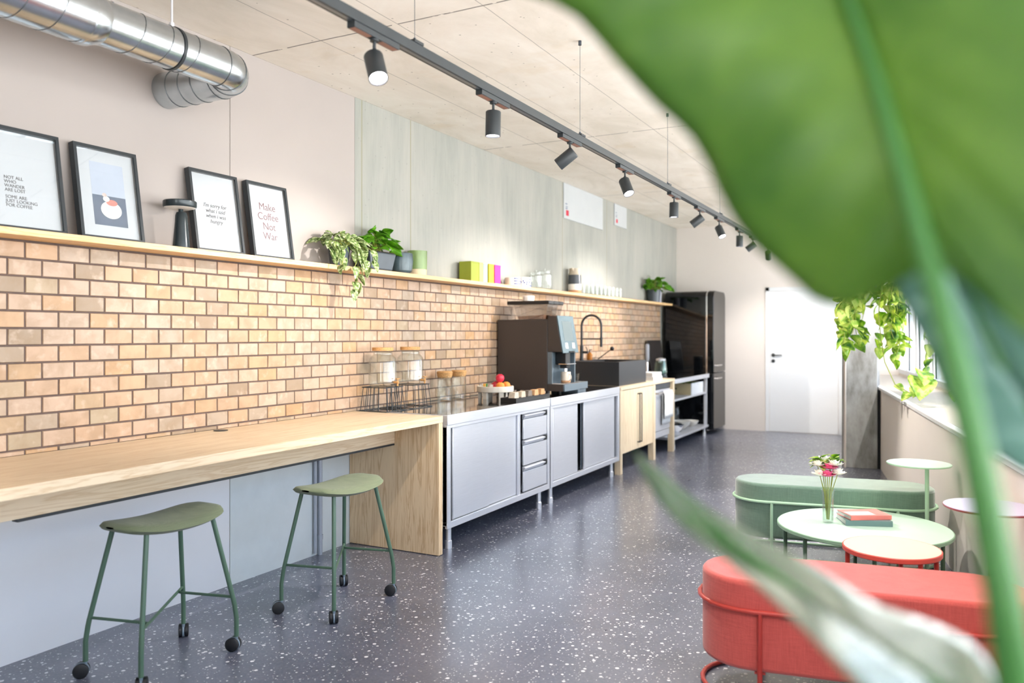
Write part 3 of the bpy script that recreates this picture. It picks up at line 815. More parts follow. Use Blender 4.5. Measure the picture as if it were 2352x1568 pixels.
m = MB().hexa([(-.055, -.125, 0), (.058, -.125, 0), (.058, .125, 0), (-.055, .125, 0), (-.07, -.155, .125), (.072, -.155, .125), (.072, .155, .125), (-.07, .155, .125)])
m.build('pot', 'grey_pot', p2, bev=.012); MB().box(-.06, .06, -.14, .14, .1251, .130).build('soil', 'soil', p2)
bushy(p2, 60, 0, .16, .15, .17, .095, .036, 'leaf_green', random.Random(11), -.07)
p3 = thing('potted_plant', 'small bushy green plant in a grey pot at the fridge end of the shelf', 'plant', (.105, 10.83, ZS))
pot(MB(), .085, .095, .17).build('pot', 'grey_pot', p3); MB().lathe([(0, .14), (.08, .14)], cap=False).build('soil', 'soil', p3)
bushy(p3, 80, 0, .19, .25, .2, .10, .04, 'leaf_green', random.Random(5), -.07)
tag(MB().lathe([(0, 0), (.042, 0), (.046, .165), (.042, .165), (.04, .01), (0, .01)], cap=False).build('glass_tumbler', 'pot_light', loc=(.10, 11.05, ZS)), 'tall pale cup between the end plant and the fridge', 'cup')
# empty pots
o = thing('plant_pot', 'dark marbled glazed pot next to the green plant', 'pot', (.10, 4.865, ZS))
MB().lathe([(0, 0), (.06, 0), (.078, .02), (.086, .09), (.082, .145), (.076, .148), (.072, .13), (.05, .03), (0, .02)], cap=False).build('pot_body', plain('marbled_glaze', rgb(76, 92, 98), .25, 0, .5, 14, (1, 1, .4)), o)
o = thing('ceramic_vase', 'moss green glazed pot with bare clay base', 'pot', (.09, 5.085, ZS))
MB().lathe([(.072, .045), (.074, .10), (.074, .185), (.068, .185), (.066, .06), (0, .05)], cap=False).build('glazed_body', plain('moss_glaze', rgb(126, 150, 92), .3, 0, .25, 18, (1, 1, .25)), o)
MB().lathe([(0, 0), (.070, 0), (.072, .045)], cap=False).build('clay_base', plain('raw_clay', rgb(226, 206, 170), .8), o)
# tea boxes
for y0, w, h, c, d in ((5.79, .135, .165, (144, 154, 44), 'olive green tea box, widest and leftmost of the coloured boxes'), (5.930, .068, .165, (196, 198, 110), 'pale yellow tea box beside the olive green box'), (6.0, .072, .165, (146, 190, 186), 'pale mint tea box in the middle of the coloured boxes'), (6.095, .092, .165, (204, 178, 40), 'yellow tea box between the mint and pink boxes'), (6.20, .11, .165, (218, 44, 140), 'bright pink tea box, rightmost of the coloured boxes')):
    o = thing('tea_box', d, 'box', (.09, y0, ZS), 0, 'coloured tea boxes on the shelf')
    mt = plain('card_%d_%d' % (c[0], c[2]), rgb(*c), .6, 0, .05)
    MB().box(-.06, .055, 0, w - .004, 0, h - .012).build('carton', mt, o, bev=.001)
    MB().box(-.061, .056, -.001, w - .003, h - .012, h).build('lid', mt, o, bev=.001)
# mugs
def mug(m, r, h, hand=True, ang=0):
    m.lathe([(0, 0), (r * .9, 0), (r, .006), (r, h), (r - .004, h), (r - .005, .008), (0, .008)], cap=False)
    if hand:
        c_, s_ = math.cos(ang), math.sin(ang)
        P = []
        for k in range(9):
            a = -PI / 2 + PI * k / 8; d = r - .003 + .026 * math.cos(a)
            P.append((c_ * d, s_ * d, h * .5 + h * .32 * math.sin(a)))
        m.tube(P, .005, 8)
    return m
for y, r, h, c, d, bands in ((6.56, .042, .075, (200, 190, 172), 'small beige mug left of the blue patterned cups', 0), (6.68, .045, .085, (236, 236, 240), 'small white cup with blue stripes', 1), (6.86, .062, .095, (242, 242, 244), 'wide white mug painted with blue marks', 2)):
    o = thing('mug', d, 'mug', (.10, y, ZS))
    mug(MB(), r, h, True, PI / 2).build('cup', plain('cup_%d' % c[0], rgb(*c), .3), o)
    if bands == 1:
        for z in (.02, .045, .068): MB().lathe([(r + .0004, z), (r + .0004, z + .010)], cap=False).build('stripe', 'blue_ink', o)
    if bands == 2:
        m = MB()
        for k in range(26):
            a = k * .5 + rnd.uniform(-.1, .1); z = rnd.uniform(.012, .08)
            p = Vector((math.cos(a) * (r + .0006), math.sin(a) * (r + .0006), z))
            m.sphere(p, .0075, 8)
        m.build('painted_marks', 'blue_ink', o)
# glass jars
def jar(name, label, loc, r, h, lid=True, cat='jar', group=None, mat='glass'):
    o = thing(name, label, cat, loc, 0, group)
    MB().lathe([(0, .004), (r * .94, .004), (r, .012), (r, h * .86), (r * .8, h * .93), (r * .8, h), (r * .77, h), (r * .77, h * .93), (r * .95, h * .85), (r * .95, .016), (0, .010)], cap=False).build('glass_body', mat, o)
    if lid: MB().lathe([(0, h), (r * .86, h), (r * .86, h + .014), (.012, h + .018), (.014, h + .036), (0, h + .040)], cap=False).build('lid', mat, o)
    return o
jar('storage_jar', 'small clear glass jar left of the larger jar on the shelf', (.09, 7.13, ZS), .065, .15)
jar('storage_jar', 'larger clear glass jar with glass lid beside the mugs', (.10, 7.31, ZS), .078, .175)
# ceramic pitcher
pt = thing('ceramic_pitcher', 'tall ceramic pitcher glazed black and cream with looped handle', 'pitcher', (.09, 8.10, ZS))
MB().lathe([(0, 0), (.062, 0), (.070, .01), (.070, .035)], cap=False).build('clay_base', plain('terracotta', rgb(200, 150, 110), .8), pt)
MB().lathe([(.070, .035), (.071, .10)], cap=False).build('cream_band', 'white_ceramic', pt)
MB().lathe([(.071, .10), (.068, .20)], cap=False).build('black_band', plain('black_glaze', rgb(70, 74, 80), .3), pt)
MB().lathe([(.068, .20), (.060, .235), (.064, .27), (.058, .27), (.054, .235), (.062, .2)], cap=False).hexa([(-.01, -.06, .235), (.01, -.06, .235), (.02, -.05, .235), (-.02, -.05, .235), (-.006, -.088, .272), (.006, -.088, .272), (.025, -.05, .270), (-.025, -.05, .270)]).build('neck', plain('sand_glaze', rgb(196, 182, 160), .4), pt)
MB().tube([(0, .06 + .07 * math.sin(PI * k / 10) if 0 < k < 10 else .064, .10 + .12 * k / 10) for k in range(11)], .006, 8).build('handle', plain('black_glaze', rgb(70, 74, 80), .3), pt)
# drinking glasses
g0 = None
gi = 0
for rix, x in enumerate((.055, .14)):
    for k in range(8):
        y = 8.40 + k * .128 + (.05 if rix else 0)
        lab = 'clear drinking glass in the %s row on the shelf, %s from the pitcher' % (('back', 'front')[rix], ('first', 'second', 'third', 'fourth', 'fifth', 'sixth', 'seventh', 'eighth')[k])
        if g0 is None:
            g0 = tag(MB().lathe([(0, .002), (.034, .002), (.036, .01), (.040, .115), (.0385, .115), (.034, .014), (0, .012)], cap=False, seg=20).build('drinking_glass', 'glass', loc=(x, y, ZS)), lab, 'glass', 'drinking glasses on the shelf')
        else:
            g = g0.copy(); COL.objects.link(g); g.location = (x, y, ZS); g['label'] = lab
        gi += 1
# white notice boards high on the wall
for n, (y0, y1, z0, z1, d) in enumerate(((7.985, 9.14, 2.685, 3.068, 'large white panel with small red label high on the concrete wall'), (9.54, 9.99, 2.795, 3.066, 'small white panel with red label, right of the larger white panel'))):
    o = thing('wall_panel', d, 'panel', (0, y0, z0))
    b = MB().box(.0, .012, 0, y1 - y0, 0, z1 - z0).build('board', plain('white_board', rgb(184, 188, 190), .6, 0, .02), o, bev=.001)
    k = .8 if n else 1
    MB().box(.0121, .0128, .055, .055 + .075 * k, .035, .035 + .06 * k).build('red_mark', 'label_red', b)
    MB().box(.0121, .0128, .045, .045 + .05 * k, .105, .112 + .008).box(.0121, .0128, .045, .045 + .06 * k, .128, .136).box(.0121, .0128, .04, .04 + .05 * k, .155, .168).build('grey_marks', plain('grey_print', rgb(120, 128, 150), .7), b)

# ================================================================ COUNTER TOP OBJECTS
ZC = .9014
# beverage dispensers on a wire rack
rk = thing('dispenser_stand', 'black wire stand under the two glass drink dispensers', 'stand', (.17, 4.71, ZC))
m = MB()
for cy in (-.165, .165):
    for z, hw in ((.004, .115), (.165, .10)):
        m.tube([(-hw, cy - hw, z), (hw, cy - hw, z), (hw, cy + hw, z), (-hw, cy + hw, z)], .0032, 6, closed=True)
    for k in range(-2, 3):
        for sx in (-1, 1):
            m.tube([(sx * .115, cy + k * .05, .004), (sx * .10, cy + k * .043, .165)], .0026, 6)
            if abs(k) < 2: m.tube([(k * .05, cy + sx * .115, .004), (k * .043, cy + sx * .10, .165)], .0026, 6)
    m.tube([(-.1, cy, .165), (.1, cy, .165)], .003, 6)
m.tube([(.115, -.05, .004), (.115, .05, .004)], .003, 6)
m.build('wire_frame', 'black_metal', rk)
for k, (y, d) in enumerate(((4.545, 'glass drink dispenser with cork lid, nearer the wooden counter'), (4.875, 'glass drink dispenser with cork lid, nearer the glass jugs'))):
    o = thing('drink_dispenser', d, 'dispenser', (.17, y, ZC + .1695), 0, 'glass drink dispensers')
    R0 = .098
    MB().lathe([(0, 0), (R0 * .9, 0), (R0, .012), (R0, .165), (R0 * .93, .195), (.068, .218), (.066, .235), (.070, .245), (.064, .245), (.060, .22), (R0 * .9, .19), (R0 * .96, .165), (R0 * .96, .018), (0, .012)], cap=False, seg=36).build('glass_jar', 'glass', o)
    MB().lathe([(0, .2455), (.073, .2455), (.073, .268), (0, .268)], cap=False).build('lid', 'cork', o)
    MB().cyl((R0 - .004, 0, .03), (R0 + .035, 0, .03), .008).cyl((R0 + .028, 0, .03), (R0 + .028, 0, .005), .006).cyl((R0 + .028, 0, .03), (R0 + .028, 0, .052), .004).box(R0 + .02, R0 + .036, -.018, .018, .052, .058).build('spigot', 'cork', o)
for k, (x, y, d) in enumerate(((.115, 5.43, 'glass jug with cork lid, in front of the second jug'), (.115, 5.645, 'glass jug with cork lid and curved handle, next to the fruit tray'))):
    o = thing('glass_jug', d, 'jug', (x, y, ZC), 0, 'glass jugs with cork lids')
    MB().lathe([(0, .002), (.058, .002), (.061, .01), (.058, .20), (.056, .20), (.057, .012), (0, .010)], cap=False, seg=32).build('glass_body', 'glass', o)
    MB().lathe([(0, .185), (.055, .185), (.060, .203), (.064, .228), (.058, .236), (0, .236)], cap=False).build('cork_lid', 'cork', o)
    MB().tube([(.0, .055 + .05 * math.sin(PI * q / 10), .185 - .13 * q / 10) for q in range(11)], .005, 8).build('handle', 'glass', o)
# fruit tray
fb = thing('fruit_tray', 'round white slatted wooden tray holding fruit on the steel counter', 'tray', (.33, 5.87, ZC))
wd = plain('whitewashed_wood', rgb(222, 214, 200), .6, 0, .06, 6, (1, 1, 4))
m = MB().lathe([(.150, .055), (.153, .057), (.153, .10), (.150, .102), (.143, .102), (.141, .098), (.141, .058)], seg=40, cap=False); m.build('rim', wd, fb)
MB().lathe([(0, .058), (.1405, .058), (.1405, .068), (0, .068)], seg=40, cap=False).build('base_board', wd, fb)
for k in range(6):
    a = k * PI / 3 + .35; MB().box(-.012, .012, -.02, .02, 0, .0575, Matrix.Rotation(a, 3, 'Z'), (0, 0, 0)).build('foot', wd, fb).location = (math.cos(a) * .128, math.sin(a) * .128, 0)
zt = ZC + .0685
def fruit(name, label, cat, x, y, r, mat, z=None, stem=True):
    o = thing(name, label, cat, (x, y, zt if z is None else z))
    MB().lathe([(0, r * .12), (r * .35, 0), (r * .8, r * .32), (r, r * .95), (r * .85, r * 1.5), (r * .4, r * 1.82), (0, r * 1.68)], cap=False, seg=24).build('fruit_body', mat, o)
    if stem: MB().tube([(0, 0, r * 1.66), (.002, 0, r * 1.66 + .014)], .0018, 6).build('stem', 'soil', o)
orange = plain('orange_peel', rgb(240, 150, 60), .5, 0, .06, 40, bump=.3, bs=300)
redap = plain('red_apple_skin', rgb(200, 40, 56), .3, 0, .25, 14)
fruit('orange', 'orange at the left front of the fruit tray', 'fruit', .40, 5.83, .036, orange, stem=False)
fruit('orange', 'orange at the right front of the fruit tray under the apple', 'fruit', .40, 5.93, .036, orange, stem=False)
fruit('apple', 'dark red apple behind the two oranges', 'fruit', .325, 5.885, .037, redap)
fruit('apple', 'bright red apple on top of the oranges', 'fruit', .368, 5.882, .037, plain('red_apple_bright', rgb(214, 44, 70), .3, 0, .15, 14), zt + .0625)
fruit('plum', 'small dark plum at the right rim of the fruit tray', 'fruit', .345, 5.975, .024, plain('plum_skin', rgb(140, 24, 50), .35))
o = thing('glass_bowl', 'small glass bowl of wrapped sweets on the fruit tray', 'bowl', (.27, 5.80, zt))
MB().lathe([(0, 0), (.035, 0), (.05, .05), (.048, .05), (.033, .004), (0, .004)], cap=False).build('bowl_body', 'glass', o)
for k, (c, d) in enumerate((((40, 140, 80), 'green'), ((220, 50, 60), 'red'), ((50, 70, 180), 'blue'), ((240, 240, 240), 'white'), ((230, 170, 60), 'yellow'))):
    a = k * 1.257
    tag(MB().hexa([(-.009, -.006, 0), (.009, -.006, 0), (.009, .006, 0), (-.009, .006, 0), (-.012, -.004, .05), (.012, -.004, .05), (.012, .004, .05), (-.012, .004, .05)]).build('wrapped_sweet', plain('foil_' + d, rgb(*c), .3), loc=(.27 + .015 * math.cos(a), 5.80 + .015 * math.sin(a), zt + .0045), bev=.002), d + ' wrapped stick in the small glass bowl on the fruit tray', 'sweet', 'wrapped sticks in the glass bowl')
tag(mug(MB(), .022, .045, False).build('cream_pot', 'white_ceramic', loc=(.30, 5.865 - .02, zt)), 'tiny white pot behind the apples on the fruit tray', 'pot')

# condiment tray in front of the machine
tr = thing('condiment_tray', 'low black tray of sachets in front of the coffee machine', 'tray', (.60, 5.90, ZC))
MB().box(-.07, .07, -.31, .31, 0, .006).box(-.07, -.065, -.31, .31, .006, .03).box(.065, .07, -.31, .31, .006, .03).box(-.065, .065, -.31, -.305, .006, .03).box(-.065, .065, .305, .31, .006, .03).build('tray_body', 'black_plastic', tr, bev=.001)
for y in (-.18, -.06, .06, .18): MB().box(-.065, .065, y - .002, y + .002, .006, .028).build('divider', 'black_plastic', tr)
for k, (y, c, d) in enumerate(((5.66, (214, 200, 180), 'cream'), (5.78, (206, 190, 168), 'beige'), (5.90, (120, 110, 100), 'grey'), (6.02, (206, 160, 116), 'tan'), (6.14, (196, 150, 104), 'caramel'))):
    tag(MB().hexa([(-.03, -.045, 0), (.03, -.045, 0), (.03, .045, 0), (-.03, .045, 0), (-.018, -.03, .065), (.03, -.03, .065), (.03, .03, .065), (-.018, .03, .065)]).build('sachet_bundle', plain('sachet_' + d, rgb(*c), .6, 0, .15, 60), loc=(.61, y, ZC + .007), bev=.004), d + ' bundle of sachets in the low black tray', 'sachets', 'sachet bundles in the black tray')

# ---------------------------------------------------------------- coffee machine
cm = thing('coffee_machine', 'large dark bean to cup coffee machine with touch screen', 'coffee machine', (.03, 6.46, ZC))
zb = .028
for x in (.06, .48):
    for y in (.05, .30): MB().cyl((x, y, 0), (x, y, zb), .02).build('foot', 'black_plastic', cm)
MB().box(0, .50, 0, .345, zb, .66).build('body', 'machine_side', cm, bev=.004)
MB().box(.503, .65, 0, .345, zb, .09).build('drip_base', 'machine_side', cm, bev=.003)
MB().box(.503, .52, .002, .343, .091, .372).build('recess_back', 'machine_grey', cm)
MB().box(.521, .62, .325, .343, .091, .372).build('side_cheek', 'machine_grey', cm)
MB().box(.521, .545, .002, .018, .091, .372).build('side_cheek', 'machine_grey', cm)
fz0, fz1 = .373, .69
MB().hexa([(.503, 0, fz0), (.64, 0, fz0), (.64, .345, fz0), (.503, .345, fz0), (.503, 0, fz1), (.585, 0, fz1), (.585, .345, fz1), (.503, .345, fz1)]).build('head', 'machine_side', cm, bev=.004)
sl = (.585 - .64) / (fz1 - fz0)
def fx(z, d): return .64 + sl * (z - fz0) + d
def fpan(y0, y1, z0, z1, d0, d1): return MB().hexa([(fx(z0, d0), y0, z0), (fx(z0, d1), y0, z0), (fx(z0, d1), y1, z0), (fx(z0, d0), y1, z0), (fx(z1, d0), y0, z1), (fx(z1, d1), y0, z1), (fx(z1, d1), y1, z1), (fx(z1, d0), y1, z1)])
fp = fpan(.0, .345, fz0 - .01, fz1 + .004, .001, .012).build('front_panel', plain('smoked_front', rgb(84, 104, 112), .2, .1), cm, bev=.003)
fpan(.07, .27, .47, .645, .0121, .0135).build('screen', 'screen', fp)
for y in (.10, .25): fpan(y - .028, y + .028, .40, .455, .0121, .0145).build('touch_button', 'chrome', fp, bev=.004)
fpan(.13, .24, .366, .38, .0121, .02).build('sensor_slot', 'gap', fp)
# spout
m = MB().box(.53, .625, .12, .22, .255, .372).box(.56, .63, .13, .21, .225, .255); m.build('outlet', 'black_plastic', cm, bev=.006)
MB().cyl((.60, .155, .195), (.60, .155, .226), .009).cyl((.60, .185, .195), (.60, .185, .226), .009).box(.575, .66, .07, .27, .262, .268).build('spout', 'chrome', cm)
MB().box(.51, .665, .005, .34, .0905, .098).build('drip_grate', 'chrome', cm, bev=.001)
MB().box(.651, .668, 0, .345, zb, .09).build('tray_front', 'machine_grey', cm, bev=.003)
MB().box(.36, .655, .352, .56, zb, .09).box(.37, .64, .36, .55, 0, zb).build('cup_shelf', 'machine_grey', cm, bev=.003)
# bean hoppers
for k in range(3):
    y0 = .012 + k * .108
    h = MB().hexa([(.14, y0 + .012, .6605), (.47, y0 + .012, .6605), (.47, y0 + .092, .6605), (.14, y0 + .092, .6605), (.10, y0, .795), (.50, y0, .795), (.50, y0 + .104, .795), (.10, y0 + .104, .795)]).build('bean_hopper', glass('hopper_plastic_%d' % k, (.86, .86, .86), base=.16), cm)
    MB().box(.09, .51, y0 - .002, y0 + .105, .7955, .828).build('hopper_lid', 'black_plastic', h, bev=.006)
    MB().hexa([(.20, y0 + .02, .665), (.44, y0 + .02, .665), (.44, y0 + .085, .665), (.20, y0 + .085, .665), (.19, y0 + .02, .69), (.45, y0 + .02, .70), (.45, y0 + .085, .70), (.19, y0 + .085, .69)]).build('coffee_beans', plain('coffee_beans', rgb(110, 66, 40), .5, 0, .5, 90, bump=.8), h)
tag(MB().lathe([(0, 0), (.05, 0), (.055, .045), (.05, .048), (0, .048)], cap=False).build('sugar_tub', 'white_ceramic', loc=(.30, 6.55, ZC + .8285)), 'white tub standing on top of the coffee machine', 'tub')
o = thing('coffee_mug', 'speckled cream mug under the coffee machine outlet', 'mug', (.63, 6.635, ZC + .0985))
mug(MB(), .044, .095, True, -.4).build('cup', plain('speckled_cream', rgb(226, 214, 198), .5, 0, .08, 90), o)
MB().lathe([(.0405, .001), (.0445, .006), (.0445, .018)], cap=False).build('clay_foot', plain('terracotta', rgb(200, 150, 110), .8), o)
tag(MB().lathe([(0, .001), (.03, .001), (.038, .075), (.0365, .075), (.028, .006), (0, .006)], cap=False, seg=20).build('water_glass', 'glass', loc=(.60, 6.92, ZC + .0905)), 'small clear glass on the steel ledge right of the mug', 'glass')

# ---------------------------------------------------------------- sink and tap
sk = thing('sink', 'black rectangular countertop sink on the wooden cabinet', 'sink', (.06, 7.93, .8925))
MB().box(0, .60, 0, .88, 0, .02).box(.545, .60, 0, .88, .02, .25).box(0, .12, 0, .88, .02, .25).box(.12, .545, 0, .05, .02, .25).box(.12, .545, .83, .88, .02, .25).build('basin', 'sink', sk, smooth=False)
MB().lathe([(0, .0201), (.04, .0201), (.035, .026), (0, .024)], (.33, .44, 0), cap=False).build('drain', 'chrome', sk)
tp = thing('kitchen_tap', 'tall black arched spring tap behind the sink', 'tap', (.12, 8.22, .8925 + .2505))
P = [(0, 0, 0), (0, 0, .2), (0, 0, .38)]
for k in range(1, 13):
    a = PI - PI * k / 12; P.append((.115 + .115 * math.cos(a), 0, .38 + .115 * math.sin(a)))
P += [(.23, 0, .33), (.23, 0, .25)]
MB().tube(P, .0125, 14).build('spring_hose', 'black_metal', tp)
MB().cyl((0, 0, 0), (0, 0, .16), .019).cyl((0, 0, 0), (0, 0, .008), .028).build('tap_body', 'black_metal', tp)
MB().cyl((.23, 0, .255), (.23, 0, .15), .016, .013).build('spray_head', 'black_metal', tp)
MB().cyl((0, 0, .235), (.23, 0, .235), .006).build('support_arm', 'black_metal', tp)
MB().cyl((0, 0, .09), (.075, .0, .09), .014).tube([(.07, 0, .09), (.065, 0, .12), (.05, 0, .15)], .005, 8).build('lever', 'black_metal', tp)
o = thing('soap_bottle', 'amber soap bottle with black pump on the sink ledge', 'bottle', (.12, 8.45, .8925 + .2505))
MB().lathe([(0, 0), (.03, 0), (.032, .06), (.02, .078), (.012, .085), (0, .085)], cap=False).build('bottle_body', 'amber', o)
MB().cyl((0, 0, .0855), (0, 0, .115), .006).cyl((0, 0, .112), (.03, 0, .112), .004).build('pump', 'black_plastic', o)
tag(MB().tube([(.0, 0, .0), (.08, .05, .07), (.13, .09, .115)], .006, 8).sphere((.135, .094, .12), .024, 14).build('dish_brush', 'black_plastic', loc=(.20, 8.50, .8925 + .257)), 'black dish brush leaning out over the sink edge', 'brush')
tag(MB().lathe([(0, 0), (.04, 0), (.045, .03), (.042, .03), (.036, .004), (0, .004)], cap=False).build('soap_dish', 'glass', loc=(.08, 8.62, .8925 + .2505)), 'small glass dish behind the dish brush', 'dish')

# ---------------------------------------------------------------- on dishwasher and shelving tops
for k, (z, w) in enumerate(((.8925, .26), (.9385, .25))):
    o = thing('white_book', ['thick white book, lower of the pair beside the kettle', 'thick white book, upper of the pair beside the kettle'][k], 'book', (.42, 9.02, z + .0005), 0, 'stacked white books')
    MB().box(.002, w - .004, .004, .335, .004, .040).build('pages', 'paper', o)
    MB().box(0, w, 0, .34, 0, .004).box(0, w, 0, .34, .040, .0445).box(w - .0035, w, 0, .34, .004, .040).build('cover', 'white_paint', o, bev=.001)
ZK = .8778
kt = thing('kettle', 'glass electric kettle with steel handle beside the white books', 'kettle', (.44, 10.08, ZK))
MB().lathe([(0, 0), (.085, 0), (.085, .02), (0, .022)], cap=False).build('power_base', 'black_plastic', kt)
MB().lathe([(0, .024), (.078, .024), (.084, .06), (.074, .17), (.060, .215), (.056, .215), (.070, .168), (.080, .06), (0, .03)], cap=False, seg=36).build('glass_body', 'teal_glass', kt)
MB().lathe([(.060, .2155), (.062, .235), (.02, .25), (0, .25)], cap=False).hexa([(-.015, -.055, .19), (.015, -.055, .19), (.02, -.04, .19), (-.02, -.04, .19), (-.01, -.085, .235), (.01, -.085, .235), (.03, -.045, .234), (-.03, -.045, .234)]).build('lid', 'steel', kt)
MB().tube([(0, .055, .225), (0, .10, .235), (0, .135, .19), (0, .13, .10), (0, .082, .05)], .011, 10).build('handle', 'steel', kt)
o = thing('hand_blender', 'grey stick blender standing between books and kettle', 'blender', (.33, 9.86, ZK))
MB().lathe([(0, 0), (.04, 0), (.042, .015), (.014, .06), (.012, .20), (.0, .20)], cap=False).build('mixing_foot', 'chrome', o)
MB().lathe([(0, .2005), (.012, .2005), (.026, .24), (.028, .41), (.02, .43), (0, .43)], cap=False).build('grip', plain('grip_grey', rgb(130, 136, 146), .5), o)
bd = thing('serving_board', 'dark rectangular serving board leaning against the tiles', 'board', (.10, 10.70, ZK))
MB().box(0, .018, 0, .60, 0, .47, Matrix.Rotation(-.12, 3, 'Y'), (0, 0, 0)).build('board_face', plain('slate_board', rgb(46, 40, 38), .15), bd, bev=.004)
for (x, y, r, h, d) in ((.30, 10.55, .07, .20, 'black coffee canister on the worktop near the fridge'),):
    o = thing('canister', d, 'canister', (x, y, ZK)); MB().lathe([(0, 0), (r, 0), (r, h), (0, h)], cap=False).build('canister_body', 'black_plastic', o, bev=.004); MB().lathe([(0, h + .0005), (r * .96, h + .0005), (r * .96, h + .03), (0, h + .03)], cap=False).build('lid', 'teal_glass', o)

# inside the shelving: wooden box, bowls, jars
wb_ = thing('wooden_crate', 'small white fronted wooden crate on the middle steel shelf', 'crate', (.28, 10.62, .6225))
MB().box(0, .40, 0, .60, 0, .01).box(0, .01, 0, .60, .01, .15).box(.01, .40, 0, .012, .01, .15).box(.01, .40, .588, .60, .01, .15).build('crate_body', plain('beige_ply', rgb(206, 190, 150), .6), wb_, bev=.001)
MB().box(.401, .415, 0, .60, 0, .155).build('crate_front', 'white_paint', wb_, bev=.002)
MB().lathe([(.012, -.001), (.012, .001)], (.2, -.001, .08), 16, (0, 1, 0)).build('finger_hole', 'gap', wb_)
m = MB(); q = random.Random(2)
for k in range(30): add_leaf(m, (q.uniform(.15, .38), q.uniform(.25, .55), .14), q.uniform(0, 6.3), q.uniform(-.1, .4), .05, .018)
tag(m.build('salad_herbs', 'leaf_green', loc=(.28, 10.62, .6225), solid=.0008), 'fresh green herbs lying in the wooden crate', 'herbs')
bi = 0
bowls = [(.52, 9.95, .155, .11, .09, 'steel mixing bowl nearest the dishwasher on the bottom steel shelf', 'chrome'), (.30, 10.15, .155, .10, .08, 'white bowl behind the steel mixing bowl', 'white_ceramic'), (.55, 10.32, .155, .12, .10, 'large steel bowl in the middle of the bottom steel shelf', 'chrome'), (.52, 10.72, .155, .13, .11, 'wide white salad bowl on the bottom steel shelf', 'white_ceramic'), (.30, 10.62, .155, .11, .12, 'deep glass bowl behind the white salad bowl', 'glass'), (.55, 11.10, .155, .11, .08, 'shallow white dish at the fridge end of the bottom steel shelf', 'white_ceramic')]
for x, y, z, r, h, d, mt in bowls:
    tag(MB().lathe([(0, .0), (r * .45, .0), (r * .5, .006), (r * .85, h * .5), (r, h), (r - .004, h), (r * .8, h * .5), (r * .45, .010), (0, .010)], cap=False, seg=32).build('bowl', mt, loc=(x, y, z + .0005)), d, 'bowl', 'bowls on the bottom steel shelf')
# bowls stacked inside bowls
tag(MB().lathe([(0, 0), (.045, 0), (.05, .006), (.085, .05), (.10, .10), (.096, .10), (.08, .05), (.045, .01), (0, .01)], cap=False, seg=32).build('bowl', 'chrome', loc=(.55, 10.32, .155 + .012)), 'smaller steel bowl nested in the large steel bowl', 'bowl', 'bowls on the bottom steel shelf')
for k, (x, y, d) in enumerate(((.25, 9.93, 'tall glass storage jar at the left back of the bottom steel shelf'), (.22, 10.38, 'glass storage jar in the middle back of the bottom steel shelf'), (.25, 10.90, 'glass storage jar at the right back of the bottom steel shelf'), (.30, 11.2, 'glass storage jar beside the fridge on the bottom steel shelf'))):
    jar('storage_jar', d, (x, y, .1555), .07, .24, True, 'jar', 'glass jars on the bottom steel shelf')

# ================================================================ DUCT
du = thing('ventilation_duct', 'galvanised spiral duct below the ceiling, bending into the wall', 'duct', (.55, 1.5, 2.70))
def arc_path():
    P = [(0, -3.9, 0), (0, 1.245, 0)]
    R_ = .16; cx, cy = -R_, 1.245
    for k in range(1, 13):
        a = (PI / 2) * k / 12
        P.append((cx + R_ * math.cos(a), cy + R_ * math.sin(a), 0))
    P.append((-.548, 1.405, 0))
    return P
ap = arc_path()
MB().tube([(0, .62, 0)] + ap[1:], .0925, 48).build('bend', 'duct', du, ang=50)
MB().tube([ap[0], (0, .56, 0)], .112, 48).build('wide_pipe', 'duct', du)
MB().lathe([(.112, 0), (.116, .004), (.114, .03), (.096, .075), (.0935, .08)], (0, .55, 0), 48, (0, 1, 0), cap=False).build('reducer', 'duct', du)
def helix(r, y0, y1, pitch, ph=0):
    n = int((y1 - y0) / pitch * 24); return [((r) * math.cos(2 * PI * i / 24 + ph), y0 + pitch * i / 24, r * math.sin(2 * PI * i / 24 + ph)) for i in range(n + 1)]
seam = plain('duct_seam', rgb(112, 116, 118), .4, .8)
MB().tube(helix(.1125, -2.0, .54, .135), .0022, 5).build('spiral_seam', seam, du)
MB().tube(helix(.093, .66, 1.15, .14, 1), .0022, 5).build('spiral_seam', seam, du)
for a in (0, .5, 1.0, 1.5):
    ring = []
    for k in range(32):
        b = 2 * PI * k / 32; rr_ = .16 + .0935 * math.cos(b)
        ring.append((-.16 + rr_ * math.cos(a), 1.245 + rr_ * math.sin(a), .0935 * math.sin(b)))
    MB().tube(ring, .0022, 5, closed=True).build('elbow_seam', seam, du)
for x in (-.27, -.36, -.45):
    MB().tube([(x, 1.405 + .0935 * math.cos(2 * PI * k / 32), .0935 * math.sin(2 * PI * k / 32)) for k in range(32)], .0022, 5, closed=True).build('elbow_seam', seam, du)
MB().lathe([(.0965, -.007), (.0965, .007)], (0, .985, 0), 40, (0, 1, 0), cap=False).lathe([(.0965, -.007), (.0935, -.007), (.0935, .007), (.0965, .007)], (0, .985, 0), 40, (0, 1, 0), cap=False).build('pipe_clamp', 'black_metal', du)
MB().cyl((0, .985, .096), (0, .985, .368), .005).cyl((0, .985, .096), (0, .985, .115), .011).build('hanger_rod', 'steel', du)

